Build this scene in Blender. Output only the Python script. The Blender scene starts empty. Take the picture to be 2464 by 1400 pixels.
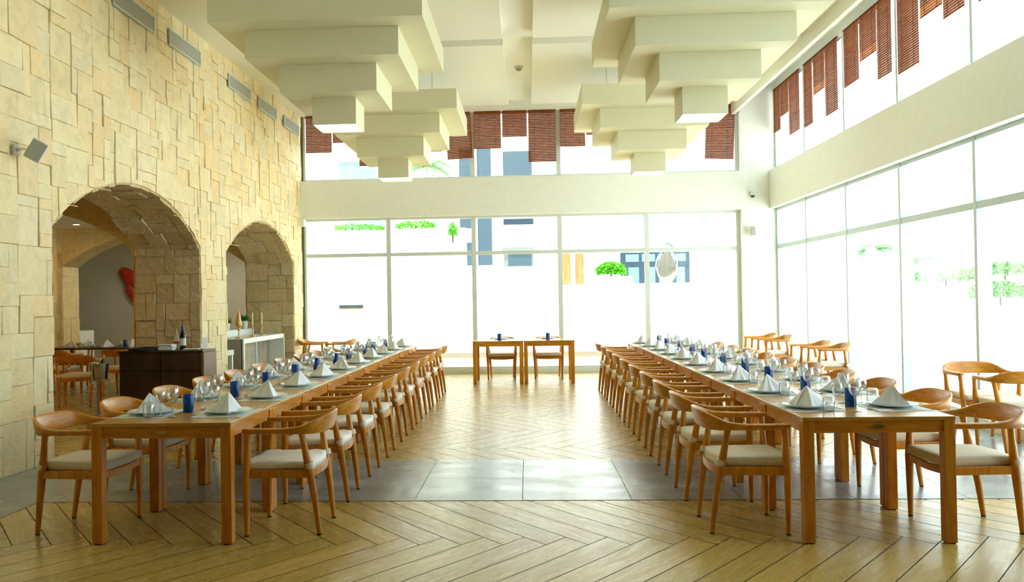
import bpy, bmesh, math, random
from mathutils import Vector, Matrix
PI = math.pi
random.seed(7)
SC = bpy.context.scene
COL = SC.collection

# ------------------------------------------------------------------ camera
YAW, PITCH, ROLL, CAMH, FPX, PPX = .0529, .0101, -.0163, 1.4788, 2070.99, 1159.36
cam_d = bpy.data.cameras.new('camera'); cam = bpy.data.objects.new('camera', cam_d); COL.objects.link(cam)
_F = Vector((-math.sin(YAW) * math.cos(PITCH), math.cos(YAW) * math.cos(PITCH), math.sin(PITCH)))
_r = Vector((math.cos(YAW), math.sin(YAW), 0)); _u = _r.cross(_F)
_R = _r * math.cos(ROLL) + _u * math.sin(ROLL); _U = -_r * math.sin(ROLL) + _u * math.cos(ROLL)
cam.matrix_world = Matrix(((_R.x, _U.x, -_F.x, 0), (_R.y, _U.y, -_F.y, 0), (_R.z, _U.z, -_F.z, CAMH), (0, 0, 0, 1)))
cam_d.sensor_width = 36; cam_d.lens = FPX / 2464 * 36
cam_d.shift_x = (1232 - PPX) / 2464
cam_d.clip_start = .05; cam_d.clip_end = 300
SC.camera = cam

# ------------------------------------------------------------------ exposure, world, sun
SC.view_settings.view_transform = 'Standard'; SC.view_settings.look = 'None'
SC.view_settings.gamma = 1; SC.view_settings.use_curve_mapping = False
SC.view_settings.exposure = 1.22
SC.cycles.max_bounces = 9; SC.cycles.diffuse_bounces = 6; SC.cycles.glossy_bounces = 4
SC.cycles.transparent_max_bounces = 40; SC.cycles.transmission_bounces = 4
SC.cycles.caustics_reflective = False; SC.cycles.caustics_refractive = False
SC.cycles.sample_clamp_indirect = 6
world = bpy.data.worlds.new('sky'); SC.world = world; world.use_nodes = True
_bg = world.node_tree.nodes['Background']
_bg.inputs[0].default_value = (.87, .96, 1.0, 1); _bg.inputs[1].default_value = 2.1
sun_d = bpy.data.lights.new('sun', 'SUN'); sun_d.energy = 6.0; sun_d.angle = .01; sun_d.color = (1, .96, .88)
sun = bpy.data.objects.new('sun', sun_d); COL.objects.link(sun)
sun.rotation_euler = Vector((.15, .22, -1.0)).to_track_quat('-Z', 'Y').to_euler()

def portal(name, loc, rot, sx, sy):
    d = bpy.data.lights.new(name, 'AREA'); d.shape = 'RECTANGLE'; d.size = sx; d.size_y = sy
    d.cycles.is_portal = True
    o = bpy.data.objects.new(name, d); o.location = loc; o.rotation_euler = rot; COL.objects.link(o)
portal('sky_portal', (-.2, 17.5, 1.6), (-PI / 2, 0, 0), 8.9, 3.1)
portal('sky_portal', (-.2, 17.5, 4.6), (-PI / 2, 0, 0), 8.9, 1.3)
portal('sky_portal', (5.12, 10.55, 1.65), (0, PI / 2, 0), 3.1, 13.2)
portal('sky_portal', (5.12, 10.55, 4.7), (0, PI / 2, 0), 1.3, 13.2)

# ------------------------------------------------------------------ material helpers
MATS = {}
def nm(name):
    m = bpy.data.materials.new(name); m.use_nodes = True
    nt = m.node_tree; b = nt.nodes['Principled BSDF']
    MATS[name] = m
    return m, nt, b
def N(nt, t, **kw):
    n = nt.nodes.new(t)
    for k, v in kw.items():
        if k in n.inputs: n.inputs[k].default_value = v
        else: setattr(n, k, v)
    return n
def ramp(nt, src, stops):
    r = nt.nodes.new('ShaderNodeValToRGB'); nt.links.new(src, r.inputs[0])
    e = r.color_ramp.elements
    e[0].position, e[0].color = stops[0][0], (*stops[0][1], 1)
    e[1].position, e[1].color = stops[-1][0], (*stops[-1][1], 1)
    for p, c in stops[1:-1]:
        x = e.new(p); x.color = (*c, 1)
    return r
def coords(nt, kind, scale=(1, 1, 1)):
    tc = nt.nodes.new('ShaderNodeTexCoord'); mp = nt.nodes.new('ShaderNodeMapping')
    mp.inputs['Scale'].default_value = scale
    nt.links.new(tc.outputs[kind], mp.inputs[0]); return mp.outputs[0]
def bump(nt, b, h, strength=.2, dist=.01):
    n = N(nt, 'ShaderNodeBump', Strength=strength, Distance=dist)
    nt.links.new(h, n.inputs['Height']); nt.links.new(n.outputs[0], b.inputs['Normal'])
def tintmix(nt, colsock, b, attr='tint', fac=1.0):
    a = nt.nodes.new('ShaderNodeAttribute'); a.attribute_name = attr
    m = nt.nodes.new('ShaderNodeMix'); m.data_type = 'RGBA'; m.blend_type = 'MULTIPLY'
    m.inputs[0].default_value = fac
    nt.links.new(colsock, m.inputs[6]); nt.links.new(a.outputs['Color'], m.inputs[7])
    nt.links.new(m.outputs[2], b.inputs['Base Color'])

def mat_plain(name, col, rough=.6, metal=0, spec=.5, noise=0, nscale=8, bmp=0):
    m, nt, b = nm(name)
    b.inputs['Roughness'].default_value = rough; b.inputs['Metallic'].default_value = metal
    b.inputs['Specular IOR Level'].default_value = spec
    v = coords(nt, 'Object')
    n = N(nt, 'ShaderNodeTexNoise', Scale=nscale, Detail=4.0); nt.links.new(v, n.inputs['Vector'])
    lo = tuple(c * (1 - noise) for c in col); hi = tuple(min(1, c * (1 + noise)) for c in col)
    r = ramp(nt, n.outputs['Fac'], [(.3, lo), (.7, hi)])
    nt.links.new(r.outputs[0], b.inputs['Base Color'])
    if bmp: bump(nt, b, n.outputs['Fac'], bmp)
    return m
def mat_wood(name, c1, c2, c3, scale=(1, 1, 1), rough=.35, grain=7.0, coord='Object'):
    m, nt, b = nm(name); b.inputs['Roughness'].default_value = rough
    v = coords(nt, coord, scale)
    n = N(nt, 'ShaderNodeTexNoise', Scale=grain, Detail=6.0, Roughness=.6, Distortion=.6); nt.links.new(v, n.inputs['Vector'])
    r = ramp(nt, n.outputs['Fac'], [(.25, c1), (.5, c2), (.78, c3)])
    oi = nt.nodes.new('ShaderNodeObjectInfo')
    mr = N(nt, 'ShaderNodeMapRange'); mr.inputs[3].default_value = .88; mr.inputs[4].default_value = 1.14
    nt.links.new(oi.outputs['Random'], mr.inputs[0])
    hs = nt.nodes.new('ShaderNodeHueSaturation'); nt.links.new(mr.outputs[0], hs.inputs['Value'])
    nt.links.new(r.outputs[0], hs.inputs['Color']); nt.links.new(hs.outputs[0], b.inputs['Base Color'])
    bump(nt, b, n.outputs['Fac'], .08, .004)
    return m
def mat_glass(name, tint=(1, 1, 1), lo=.04, hi=.75, edge=None, power=.75):
    """thin clear glass: transparent face on, mirror-like and slightly grey towards grazing edges"""
    m = bpy.data.materials.new(name); m.use_nodes = True; nt = m.node_tree; nt.nodes.clear(); MATS[name] = m
    out = nt.nodes.new('ShaderNodeOutputMaterial')
    t = nt.nodes.new('ShaderNodeBsdfTransparent')
    lw = N(nt, 'ShaderNodeLayerWeight', Blend=.35)
    g = N(nt, 'ShaderNodeBsdfGlossy', Roughness=.02); g.inputs['Color'].default_value = (1, 1, 1, 1)
    r = ramp(nt, lw.outputs['Facing'], [(.25, tint), (.95, edge or tint)])
    nt.links.new(r.outputs[0], t.inputs['Color'])
    mr = N(nt, 'ShaderNodeMapRange'); mr.inputs[3].default_value = lo; mr.inputs[4].default_value = hi
    pw = N(nt, 'ShaderNodeMath', operation='POWER'); pw.inputs[1].default_value = 2.2
    nt.links.new(lw.outputs['Facing'], pw.inputs[0]); nt.links.new(pw.outputs[0], mr.inputs[0])
    mx = nt.nodes.new('ShaderNodeMixShader'); nt.links.new(mr.outputs[0], mx.inputs[0])
    nt.links.new(t.outputs[0], mx.inputs[1]); nt.links.new(g.outputs[0], mx.inputs[2])
    nt.links.new(mx.outputs[0], out.inputs[0])
    return m
def mat_emit(name, col, s):
    m, nt, b = nm(name); b.inputs['Emission Color'].default_value = (*col, 1); b.inputs['Emission Strength'].default_value = s
    b.inputs['Base Color'].default_value = (*col, 1); return m

# --- materials
mat_wood('chair_wood', (.35, .105, .005), (.56, .215, .011), (.69, .32, .022), (6, 6, .9), .32, 5)
mat_wood('rail_wood', (.37, .118, .006), (.57, .225, .013), (.69, .33, .026), (1.4, 7, 9), .3, 5)
mat_wood('table_wood', (.40, .118, .005), (.60, .22, .011), (.71, .32, .022), (7, 7, .8), .33, 5)
mat_wood('dark_wood', (.030, .014, .006), (.05, .022, .010), (.075, .034, .016), (2, 2, .8), .35, 4)
def mat_tabletop():
    m, nt, b = nm('tabletop_wood'); b.inputs['Roughness'].default_value = .22
    v = coords(nt, 'Object', (1, 1, 1))
    mp = N(nt, 'ShaderNodeMapping'); mp.inputs['Scale'].default_value = (1.2, 14, 1); nt.links.new(v, mp.inputs[0])
    n = N(nt, 'ShaderNodeTexNoise', Scale=3.0, Detail=6.0, Roughness=.6, Distortion=.5); nt.links.new(mp.outputs[0], n.inputs['Vector'])
    r = ramp(nt, n.outputs['Fac'], [(.25, (.42, .17, .020)), (.5, (.56, .28, .045)), (.8, (.68, .37, .08))])
    w = N(nt, 'ShaderNodeTexWave', Scale=1.75, Distortion=0.0); w.wave_type = 'BANDS'; w.bands_direction = 'Y'; w.wave_profile = 'SAW'
    nt.links.new(v, w.inputs['Vector'])
    r2 = ramp(nt, w.outputs['Fac'], [(.0, (.35, .35, .35)), (.035, (1, 1, 1)), (1, (1, 1, 1))])
    mx = nt.nodes.new('ShaderNodeMix'); mx.data_type = 'RGBA'; mx.blend_type = 'MULTIPLY'; mx.inputs[0].default_value = 1
    nt.links.new(r.outputs[0], mx.inputs[6]); nt.links.new(r2.outputs[0], mx.inputs[7]); nt.links.new(mx.outputs[2], b.inputs['Base Color'])
mat_tabletop()
def mat_stone(name, base, rough_b):
    m, nt, b = nm(name); b.inputs['Roughness'].default_value = .85; b.inputs['Specular IOR Level'].default_value = .2
    v = coords(nt, 'Object')
    n = N(nt, 'ShaderNodeTexNoise', Scale=6.0, Detail=7.0, Roughness=.65, Distortion=.8); nt.links.new(v, n.inputs['Vector'])
    r = ramp(nt, n.outputs['Fac'], [(.28, tuple(c * .84 for c in base)), (.5, base), (.75, tuple(min(1, c * 1.08) for c in base))])
    tintmix(nt, r.outputs[0], b)
    n2 = N(nt, 'ShaderNodeTexNoise', Scale=9.0, Detail=5.0, Roughness=.55, Distortion=1.2); nt.links.new(v, n2.inputs['Vector'])
    bump(nt, b, n2.outputs['Fac'], rough_b, .05)
mat_stone('limestone', (.87, .76, .51), .3)
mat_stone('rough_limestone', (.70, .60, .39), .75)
mat_plain('mortar', (.50, .38, .19), .95, noise=.2)
mat_plain('white_paint', (.86, .88, .83), .55, noise=.02)
mat_plain('ceiling_paint', (.88, .88, .81), .6, noise=.01)
mat_plain('pendant_paint', (.74, .715, .50), .5, noise=.01)
mat_plain('grey_plaster', (.62, .58, .48), .8, noise=.05, nscale=1.2)
mat_plain('frame_white', (.55, .66, .68), .4)
mat_plain('frame_grey', (.66, .73, .72), .45)
mat_plain('shadow_gap', (.13, .11, .05), .6)
mat_plain('cushion_beige', (.76, .71, .58), .85, noise=.05, nscale=30)
mat_plain('cushion_white', (.86, .83, .80), .5, noise=.04, nscale=20, bmp=.2)
mat_plain('strap_fabric', (.80, .78, .72), .8)
mat_plain('foot_black', (.03, .025, .02), .6)
mat_plain('porcelain', (.80, .88, .88), .12, noise=0)
mat_plain('napkin_cloth', (.88, .91, .95), .85, noise=.02)
mat_plain('placemat_fabric', (.70, .76, .74), .7, noise=.08, nscale=60)
mat_plain('steel', (.55, .56, .56), .18, metal=1)
mat_plain('vent_grey', (.40, .40, .36), .6)
mat_plain('device_white', (.72, .73, .68), .4)
mat_plain('device_black', (.02, .02, .02), .3)
mat_plain('gold', (.66, .43, .13), .45, metal=.5, noise=.2, nscale=60)
mat_plain('candle_wax', (.85, .70, .40), .5)
mat_plain('leaf_green', (.05, .24, .03), .6, noise=.4, nscale=20)
mat_plain('bright_leaf', (.10, .45, .015), .6, noise=.3, nscale=9)
mat_plain('palm_green', (.10, .27, .07), .6, noise=.2, nscale=6)
mat_plain('red_paint', (.48, .03, .012), .4, noise=.5, nscale=9)
mat_plain('blue_cap', (.02, .08, .5), .4)
mat_plain('bottle_dark', (.01, .012, .01), .1)
mat_plain('patterned_silver', (.34, .33, .30), .5, metal=.2, noise=.35, nscale=55, bmp=.6)
mat_plain('console_white', (.80, .85, .84), .35)
mat_plain('mirror_grey', (.36, .32, .25), .3, noise=.3, nscale=5)
mat_plain('facade_white', (.93, .93, .92), .9, noise=.02)
mat_plain('paving', (.88, .89, .88), .9, noise=.04, nscale=1)
mat_plain('facade_dark', (.012, .03, .05), .35)
mat_plain('facade_slate', (.035, .065, .09), .5)
mat_plain('facade_teal', (.16, .36, .40), .25)
mat_plain('sky_reflect', (.11, .23, .32), .15)
mat_plain('facade_grey', (.15, .16, .15), .7)
mat_wood('shutter_wood', (.16, .07, .015), (.21, .11, .03), (.28, .17, .06), (3, 3, .6), .5, 3)
mat_plain('rattan', (.17, .16, .125), .8, noise=.3, nscale=60)
mat_plain('palm_bark', (.55, .52, .44), .9)
mat_plain('rattan_rim', (.85, .84, .78), .6)
mat_glass('pane_glass', (.95, .985, .97), .03, .5)
mat_glass('drink_glass', (.95, .965, .97), .13, 1.0, (.20, .23, .25))
mat_glass('diffuser_glass', (.9, .9, .85), .1, .5)
mat_emit('lamp_white', (1, .98, .92), .8)
mat_emit('downlight_warm', (1, .85, .55), 6)
def mat_floorwood():
    m, nt, b = nm('floor_wood'); b.inputs['Roughness'].default_value = .26; b.inputs['Specular IOR Level'].default_value = .55
    v = coords(nt, 'UV', (1, 7, 1))
    n = N(nt, 'ShaderNodeTexNoise', Scale=3.0, Detail=7.0, Roughness=.62, Distortion=1.0); nt.links.new(v, n.inputs['Vector'])
    r = ramp(nt, n.outputs['Fac'], [(.22, (.38, .25, .05)), (.45, (.49, .345, .085)), (.8, (.56, .41, .12))])
    tintmix(nt, r.outputs[0], b)
    bump(nt, b, n.outputs['Fac'], .04, .01)
    rr = ramp(nt, n.outputs['Fac'], [(.3, (.34, .34, .34)), (.7, (.22, .22, .22))]); nt.links.new(rr.outputs[0], b.inputs['Roughness'])
mat_floorwood()
def mat_tile():
    m, nt, b = nm('floor_tile'); b.inputs['Roughness'].default_value = .2; b.inputs['Specular IOR Level'].default_value = .6
    v = coords(nt, 'Object', (1, 2.5, 1))
    n = N(nt, 'ShaderNodeTexNoise', Scale=1.4, Detail=5.0); nt.links.new(v, n.inputs['Vector'])
    r = ramp(nt, n.outputs['Fac'], [(.3, (.25, .28, .275)), (.7, (.33, .355, .34))])
    tintmix(nt, r.outputs[0], b)
    rr = ramp(nt, n.outputs['Fac'], [(.3, (.16, .16, .16)), (.7, (.32, .32, .32))]); nt.links.new(rr.outputs[0], b.inputs['Roughness'])
    bump(nt, b, n.outputs['Fac'], .03, .02)
mat_tile()
mat_plain('grout', (.10, .08, .045), .9)
def mat_blind():
    m, nt, b = nm('bamboo'); b.inputs['Roughness'].default_value = .55
    v = coords(nt, 'Object', (3, 3, 40))
    n = N(nt, 'ShaderNodeTexNoise', Scale=2.0, Detail=4.0); nt.links.new(v, n.inputs['Vector'])
    r = ramp(nt, n.outputs['Fac'], [(.3, (.17, .045, .012)), (.7, (.36, .125, .03))])
    tintmix(nt, r.outputs[0], b)
    tr = nt.nodes.new('ShaderNodeBsdfTranslucent'); tr.inputs['Color'].default_value = (.46, .17, .02, 1)
    mx = nt.nodes.new('ShaderNodeMixShader'); mx.inputs[0].default_value = .42
    out = nt.nodes['Material Output']
    nt.links.new(b.outputs[0], mx.inputs[1]); nt.links.new(tr.outputs[0], mx.inputs[2]); nt.links.new(mx.outputs[0], out.inputs[0])
mat_blind()
def mat_blue():
    m, nt, b = nm('blue_glass'); b.inputs['Roughness'].default_value = .12
    v = coords(nt, 'Object')
    n = N(nt, 'ShaderNodeTexNoise', Scale=16.0, Detail=5.0, Distortion=1.5); nt.links.new(v, n.inputs['Vector'])
    r = ramp(nt, n.outputs['Fac'], [(.3, (.006, .04, .20)), (.52, (.014, .12, .48)), (.78, (.10, .32, .74))])
    nt.links.new(r.outputs[0], b.inputs['Base Color'])
    tr = nt.nodes.new('ShaderNodeBsdfTranslucent'); tr.inputs['Color'].default_value = (.03, .16, .75, 1)
    mx = nt.nodes.new('ShaderNodeMixShader'); mx.inputs[0].default_value = .3
    out = nt.nodes['Material Output']
    nt.links.new(b.outputs[0], mx.inputs[1]); nt.links.new(tr.outputs[0], mx.inputs[2]); nt.links.new(mx.outputs[0], out.inputs[0])
mat_blue()

# ------------------------------------------------------------------ mesh builder
class MB:
    def __init__(s): s.v = []; s.f = []; s.mi = []; s.t = []; s.uv = []; s.cur = 0; s.tint = (1, 1, 1)
    def face(s, idx, uv=None):
        s.f.append(tuple(idx)); s.mi.append(s.cur); s.t.append(s.tint); s.uv.append(uv)
    def add(s, vs, fs):
        o = len(s.v); s.v += [tuple(v) for v in vs]
        for f in fs: s.face([i + o for i in f])
    def box(s, x0, x1, y0, y1, z0, z1):
        x0, x1 = sorted((x0, x1)); y0, y1 = sorted((y0, y1)); z0, z1 = sorted((z0, z1))
        s.add([(x0, y0, z0), (x1, y0, z0), (x1, y1, z0), (x0, y1, z0), (x0, y0, z1), (x1, y0, z1), (x1, y1, z1), (x0, y1, z1)],
              [(0, 3, 2, 1), (4, 5, 6, 7), (0, 1, 5, 4), (1, 2, 6, 5), (2, 3, 7, 6), (3, 0, 4, 7)]); return s
    def rings(s, rings, closed=False, cap=True):
        n = len(rings[0]); o = len(s.v)
        for r in rings: s.v += [tuple(p) for p in r]
        m = len(rings)
        for i in range(m if closed else m - 1):
            a = o + i * n; b = o + ((i + 1) % m) * n
            for j in range(n): s.face((a + j, a + (j + 1) % n, b + (j + 1) % n, b + j))
        if cap and not closed:
            s.face(tuple(o + j for j in range(n))[::-1]); s.face(tuple(o + (m - 1) * n + j for j in range(n)))
        return s
    def tube(s, pts, rad, n=10):
        pts = [Vector(p) for p in pts]; rad = rad if isinstance(rad, (list, tuple)) else [rad] * len(pts)
        R = []
        ref = None
        for i, p in enumerate(pts):
            d = (pts[min(i + 1, len(pts) - 1)] - pts[max(i - 1, 0)]).normalized()
            if ref is None: ref = Vector((1, 0, 0)) if abs(d.x) < .9 else Vector((0, 1, 0))
            a = (ref - d * ref.dot(d)).normalized(); b = d.cross(a); ref = a
            R.append([p + (a * math.cos(2 * PI * k / n) + b * math.sin(2 * PI * k / n)) * rad[i] for k in range(n)])
        return s.rings(R)
    def lathe(s, prof, n=20, c=(0, 0, 0)):
        return s.rings([[(c[0] + r * math.cos(2 * PI * k / n), c[1] + r * math.sin(2 * PI * k / n), c[2] + z) for k in range(n)] for r, z in prof])
    def build(s, name, mats, parent=None, smooth=False, bevel=0, seg=2, loc=None, rotz=0):
        me = bpy.data.meshes.new(name); me.from_pydata(s.v, [], s.f)
        for m in (mats if isinstance(mats, (list, tuple)) else [mats]): me.materials.append(MATS[m])
        me.polygons.foreach_set('material_index', s.mi)
        if any(t != (1, 1, 1) for t in s.t) or True:
            at = me.attributes.new('tint', 'FLOAT_COLOR', 'FACE')
            at.data.foreach_set('color', [c for t in s.t for c in (*t, 1)])
        if any(u is not None for u in s.uv):
            ul = me.uv_layers.new(name='UVMap'); k = 0
            for p, u in zip(me.polygons, s.uv):
                for j, li in enumerate(p.loop_indices):
                    if u: ul.data[li].uv = u[j]
        if smooth:
            me.polygons.foreach_set('use_smooth', [True] * len(me.polygons))
            me.set_sharp_from_angle(angle=math.radians(42)) if smooth != 'all' else None
        me.update()
        o = bpy.data.objects.new(name, me); COL.objects.link(o)
        if parent: o.parent = parent
        if loc: o.location = loc
        o.rotation_euler.z = rotz
        if bevel:
            b = o.modifiers.new('bevel', 'BEVEL'); b.width = bevel; b.segments = seg; b.limit_method = 'ANGLE'; b.angle_limit = math.radians(40)
        return o
def tag(o, label=None, cat=None, group=None, kind=None):
    if label: o['label'] = label
    if cat: o['category'] = cat
    if group: o['group'] = group
    if kind: o['kind'] = kind
    return o
def thing(name, label, cat, loc=(0, 0, 0), rotz=0, group=None):
    o = bpy.data.objects.new(name, None); COL.objects.link(o); o.location = loc; o.rotation_euler.z = rotz
    o.empty_display_size = .1
    return tag(o, label, cat, group)
def dup(o, loc, rotz=0, label=None, group=None, parent=None):
    c = o.copy(); COL.objects.link(c)
    if parent is None:
        c.location = loc; c.rotation_euler.z = rotz
        if label: c['label'] = label
        if group: c['group'] = group
    else: c.parent = parent
    for ch in [x for x in o.children]:
        dup(ch, None, parent=c)
    return c
ORD = ['first', 'second', 'third', 'fourth', 'fifth', 'sixth', 'seventh', 'eighth', 'ninth', 'tenth', 'eleventh', 'twelfth', 'thirteenth', 'fourteenth', 'fifteenth']
class Kind:
    """first call moves the prototype, later calls copy it"""
    def __init__(s, proto): s.p = proto; s.used = False
    def put(s, loc, rotz=0, label=None, group=None):
        if not s.used:
            s.used = True; o = s.p; o.location = loc; o.rotation_euler.z = rotz
            if label: o['label'] = label
            if group: o['group'] = group
            return o
        return dup(s.p, loc, rotz, label, group)
def struct(o): o['kind'] = 'structure'; return o

# ------------------------------------------------------------------ key dimensions
XW, XG, YB = -4.56, 5.0, 17.34
ZB0, ZB1, ZC = 3.167, 3.90, 5.25
Y0, MOD = 5.198, .889
LI, LO, RI, RO, TZ = -1.836, -2.712, 1.611, 2.503, .75

# ------------------------------------------------------------------ floor
def build_floor():
    mb = MB(); rnd = random.Random(3)
    mb.cur = 2; mb.box(-14, 5.3, -4.6, 24, -.12, -.004)
    W, L, g = .18, 1.2, .0030
    SY = 1.3; s2 = math.sqrt(.5)
    def tr(x, y): return (s2 * (x + y) , SY * s2 * (y - x) + 5.2 + SY * L * s2)
    def clipok(c): return -12.5 < c[0] < 5.0 and .2 < c[1] < 21.5
    mb.cur = 0
    for m in range(-18, 6):
        for k in range(-130, 130):
            for kind in (0, 1):
                ox, oy = k * W + m * L, k * W - m * L
                if kind == 0: x0, x1, y0, y1 = ox, ox + L, oy, oy + W
                else: x0, x1, y0, y1 = ox + L, ox + L + W, oy + W - L, oy + W
                c = tr((x0 + x1) / 2, (y0 + y1) / 2)
                if not clipok(c): continue
                x0 += g; x1 -= g; y0 += g; y1 -= g
                q = [tr(x0, y0), tr(x1, y0), tr(x1, y1), tr(x0, y1)]
                t = rnd.uniform(.86, 1.1); w = rnd.uniform(-.03, .03); mb.tint = (t + w, t, t - w)
                o = len(mb.v); mb.v += [(a, b, 0) for a, b in q]
                u0, v0 = rnd.uniform(0, 40), rnd.uniform(0, 40)
                a, b2 = (x1 - x0), (y1 - y0)
                uv = [(u0, v0), (u0 + a, v0), (u0 + a, v0 + b2), (u0, v0 + b2)] if kind == 0 else [(u0, v0), (u0, v0 + a), (u0 + b2, v0 + a), (u0 + b2, v0)]
                mb.face((o, o + 1, o + 2, o + 3), uv)
    # grey porcelain tile band across the room and along both sides
    T = .7992; y0t = 6.337
    def tile(x0, x1, y0, y1):
        t = rnd.uniform(.94, 1.05); mb.tint = (t, t, t); gg = .0025
        o = len(mb.v); mb.v += [(x0 + gg, y0 + gg, .0028), (x1 - gg, y0 + gg, .0028), (x1 - gg, y1 - gg, .0028), (x0 + gg, y1 - gg, .0028)]
        mb.face((o, o + 1, o + 2, o + 3), [(0, 0)] * 4)
    def grout(x0, x1, y0, y1):
        o = len(mb.v); mb.v += [(x0, y0, .0012), (x1, y0, .0012), (x1, y1, .0012), (x0, y1, .0012)]; mb.face((o, o + 1, o + 2, o + 3), [(0, 0)] * 4)
    mb.cur = 2; mb.tint = (1, 1, 1)
    grout(-3.72, 3.78, y0t, y0t + 2 * T); grout(XW, -3.72, -.4, YB); grout(3.78, 5.0, -.4, YB)
    mb.cur = 1
    for j in range(2):
        i = -6
        while True:
            x0 = -.0617 + i * T; x1 = x0 + T; i += 1
            if x0 > 3.78: break
            a, b = max(x0, -3.72), min(x1, 3.78)
            if b - a > .03: tile(a, b, y0t + j * T, y0t + (j + 1) * T)
    for j in range(-8, 14):
        ya, yb = y0t + j * T, min(y0t + (j + 1) * T, YB)
        tile(XW, -3.72, ya, yb); tile(3.78, 4.39, ya, yb); tile(4.39, 5.0, ya, yb)
    struct(mb.build('floor', ['floor_wood', 'floor_tile', 'grout']))
build_floor()

# ------------------------------------------------------------------ stone masonry
def pack(U, V, rnd, cell, ucuts=(), wts=((1, 2), (2, 4), (3, 4), (4, 2)), hts=((1, 2), (2, 4), (3, 3), (4, 1))):
    """irregular ashlar: fills U x V with rectangles on a jittered grid; never crosses a cut"""
    nu, nv = max(1, round(U / cell)), max(1, round(V / cell))
    us = [U * i / nu for i in range(nu + 1)]; vs = [V * i / nv for i in range(nv + 1)]
    for k in range(1, nu): us[k] += rnd.uniform(-.25, .25) * cell
    for k in range(1, nv): vs[k] += rnd.uniform(-.2, .2) * cell
    cutset = set()
    for c in ucuts:
        k = min(range(1, nu), key=lambda q: abs(us[q] - c)); us[k] = c; cutset.add(k)
    used = [[False] * nv for _ in range(nu)]; out = []
    W = [w for w, n in wts for _ in range(n)]; H = [h for h, n in hts for _ in range(n)]
    for j in range(nv):
        for i in range(nu):
            if used[i][j]: continue
            w, h = rnd.choice(W), rnd.choice(H)
            if w == 1 and h == 1 and rnd.random() < .7: w = 2
            ww = 0
            while ww < w and i + ww < nu and not used[i + ww][j] and not (ww > 0 and (i + ww) in cutset): ww += 1
            h = min(h, nv - j)
            for a in range(ww):
                for b in range(h): used[i + a][j + b] = True
            out.append((us[i], us[i + ww], vs[j], vs[j + h]))
    return out
def stone_blocks(mb, rects, fn, rnd, depth=(.003, .022), gap=.0018, seg=0, lower=None, tints=None, skip=None, rough=0):
    """fn(u, v, w) -> point, w is distance out of the wall face. lower(u) clips the bottom edge (arch)"""
    for (u0, u1, v0, v1) in rects:
        if skip and skip(u0, u1, v0, v1): continue
        t = rnd.choice(tints) if tints else (1, 1, 1); k = rnd.uniform(.93, 1.05); mb.tint = tuple(min(1, c * k) for c in t)
        u0g, u1g, v0g, v1g = u0 + gap, u1 - gap, v0 + gap, v1 - gap
        arch = lower and (lower((u0 + u1) / 2) is not None)
        n = max(1, seg if seg else (max(3, int((u1 - u0) / .06)) if arch else 1))
        j = lambda: rnd.uniform(-.003, .003)
        us = [u0g + (u1g - u0g) * i / n for i in range(n + 1)]
        lo = []
        for u in us:
            z = v0g
            if arch:
                a = lower(u)
                if a is not None: z = max(z, a + gap * .5)
            lo.append(z)
        if all(z > v1g - .015 for z in lo): continue
        lo = [min(z, v1g - .004) for z in lo]
        ring = [(u, z) for u, z in zip(us, lo)] + [(u, v1g) for u in us[::-1]]
        cu = sum(p[0] for p in ring) / len(ring); cv = sum(p[1] for p in ring) / len(ring)
        d = rnd.uniform(*depth); tu, tv = rnd.uniform(-.035, .035), rnd.uniform(-.03, .03)
        R0 = [fn(u, v, -.02) for u, v in ring]
        ring = [(u + j(), v + j()) for u, v in ring]
        hs = [max(.001, d + tu * (u - cu) + tv * (v - cv)) for u, v in ring]
        R1 = [fn(u, v, h - .0035) for (u, v), h in zip(ring, hs)]
        ins = .004
        R2 = []
        for (u, v), h in zip(ring, hs):
            du, dv = cu - u, cv - v; l = math.hypot(du, dv) + 1e-6
            R2.append(fn(u + math.copysign(min(ins, abs(du)), du), v + math.copysign(min(ins, abs(dv)), dv), h))
        o = len(mb.v); m = len(ring); mb.v += [tuple(p) for p in R0 + R1 + R2]
        for a, b in ((0, m), (m, 2 * m)):
            for q in range(m): mb.face((o + a + q, o + a + (q + 1) % m, o + b + (q + 1) % m, o + b + q))
        if n == 1: mb.face([o + 2 * m + q for q in range(m)])
        else:
            for q in range(n): mb.face((o + 2 * m + q, o + 2 * m + q + 1, o + 2 * m + m - 2 - q, o + 2 * m + m - 1 - q))
CREAM = [(1, 1, 1), (1, .97, .92), (1, .94, .84), (1, .90, .76), (.97, .97, .94), (1, .98, .9), (.98, .92, .8), (1, .96, .88)]
ARCHR = 3.26; SPR = 2.275; HALF = 1.885
def archz(d, half=HALF, rise=.62):
    R = (half * half + rise * rise) / (2 * rise); return SPR + rise - R + math.sqrt(max(0, R * R - d * d))
ARCHES = [(8.03, 11.80), (12.83, 16.60)]
def arch_under(y):
    for a, b in ARCHES:
        if a <= y <= b: return archz(y - (a + b) / 2)
    return None
XI = -5.49   # inner face of the wall
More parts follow.
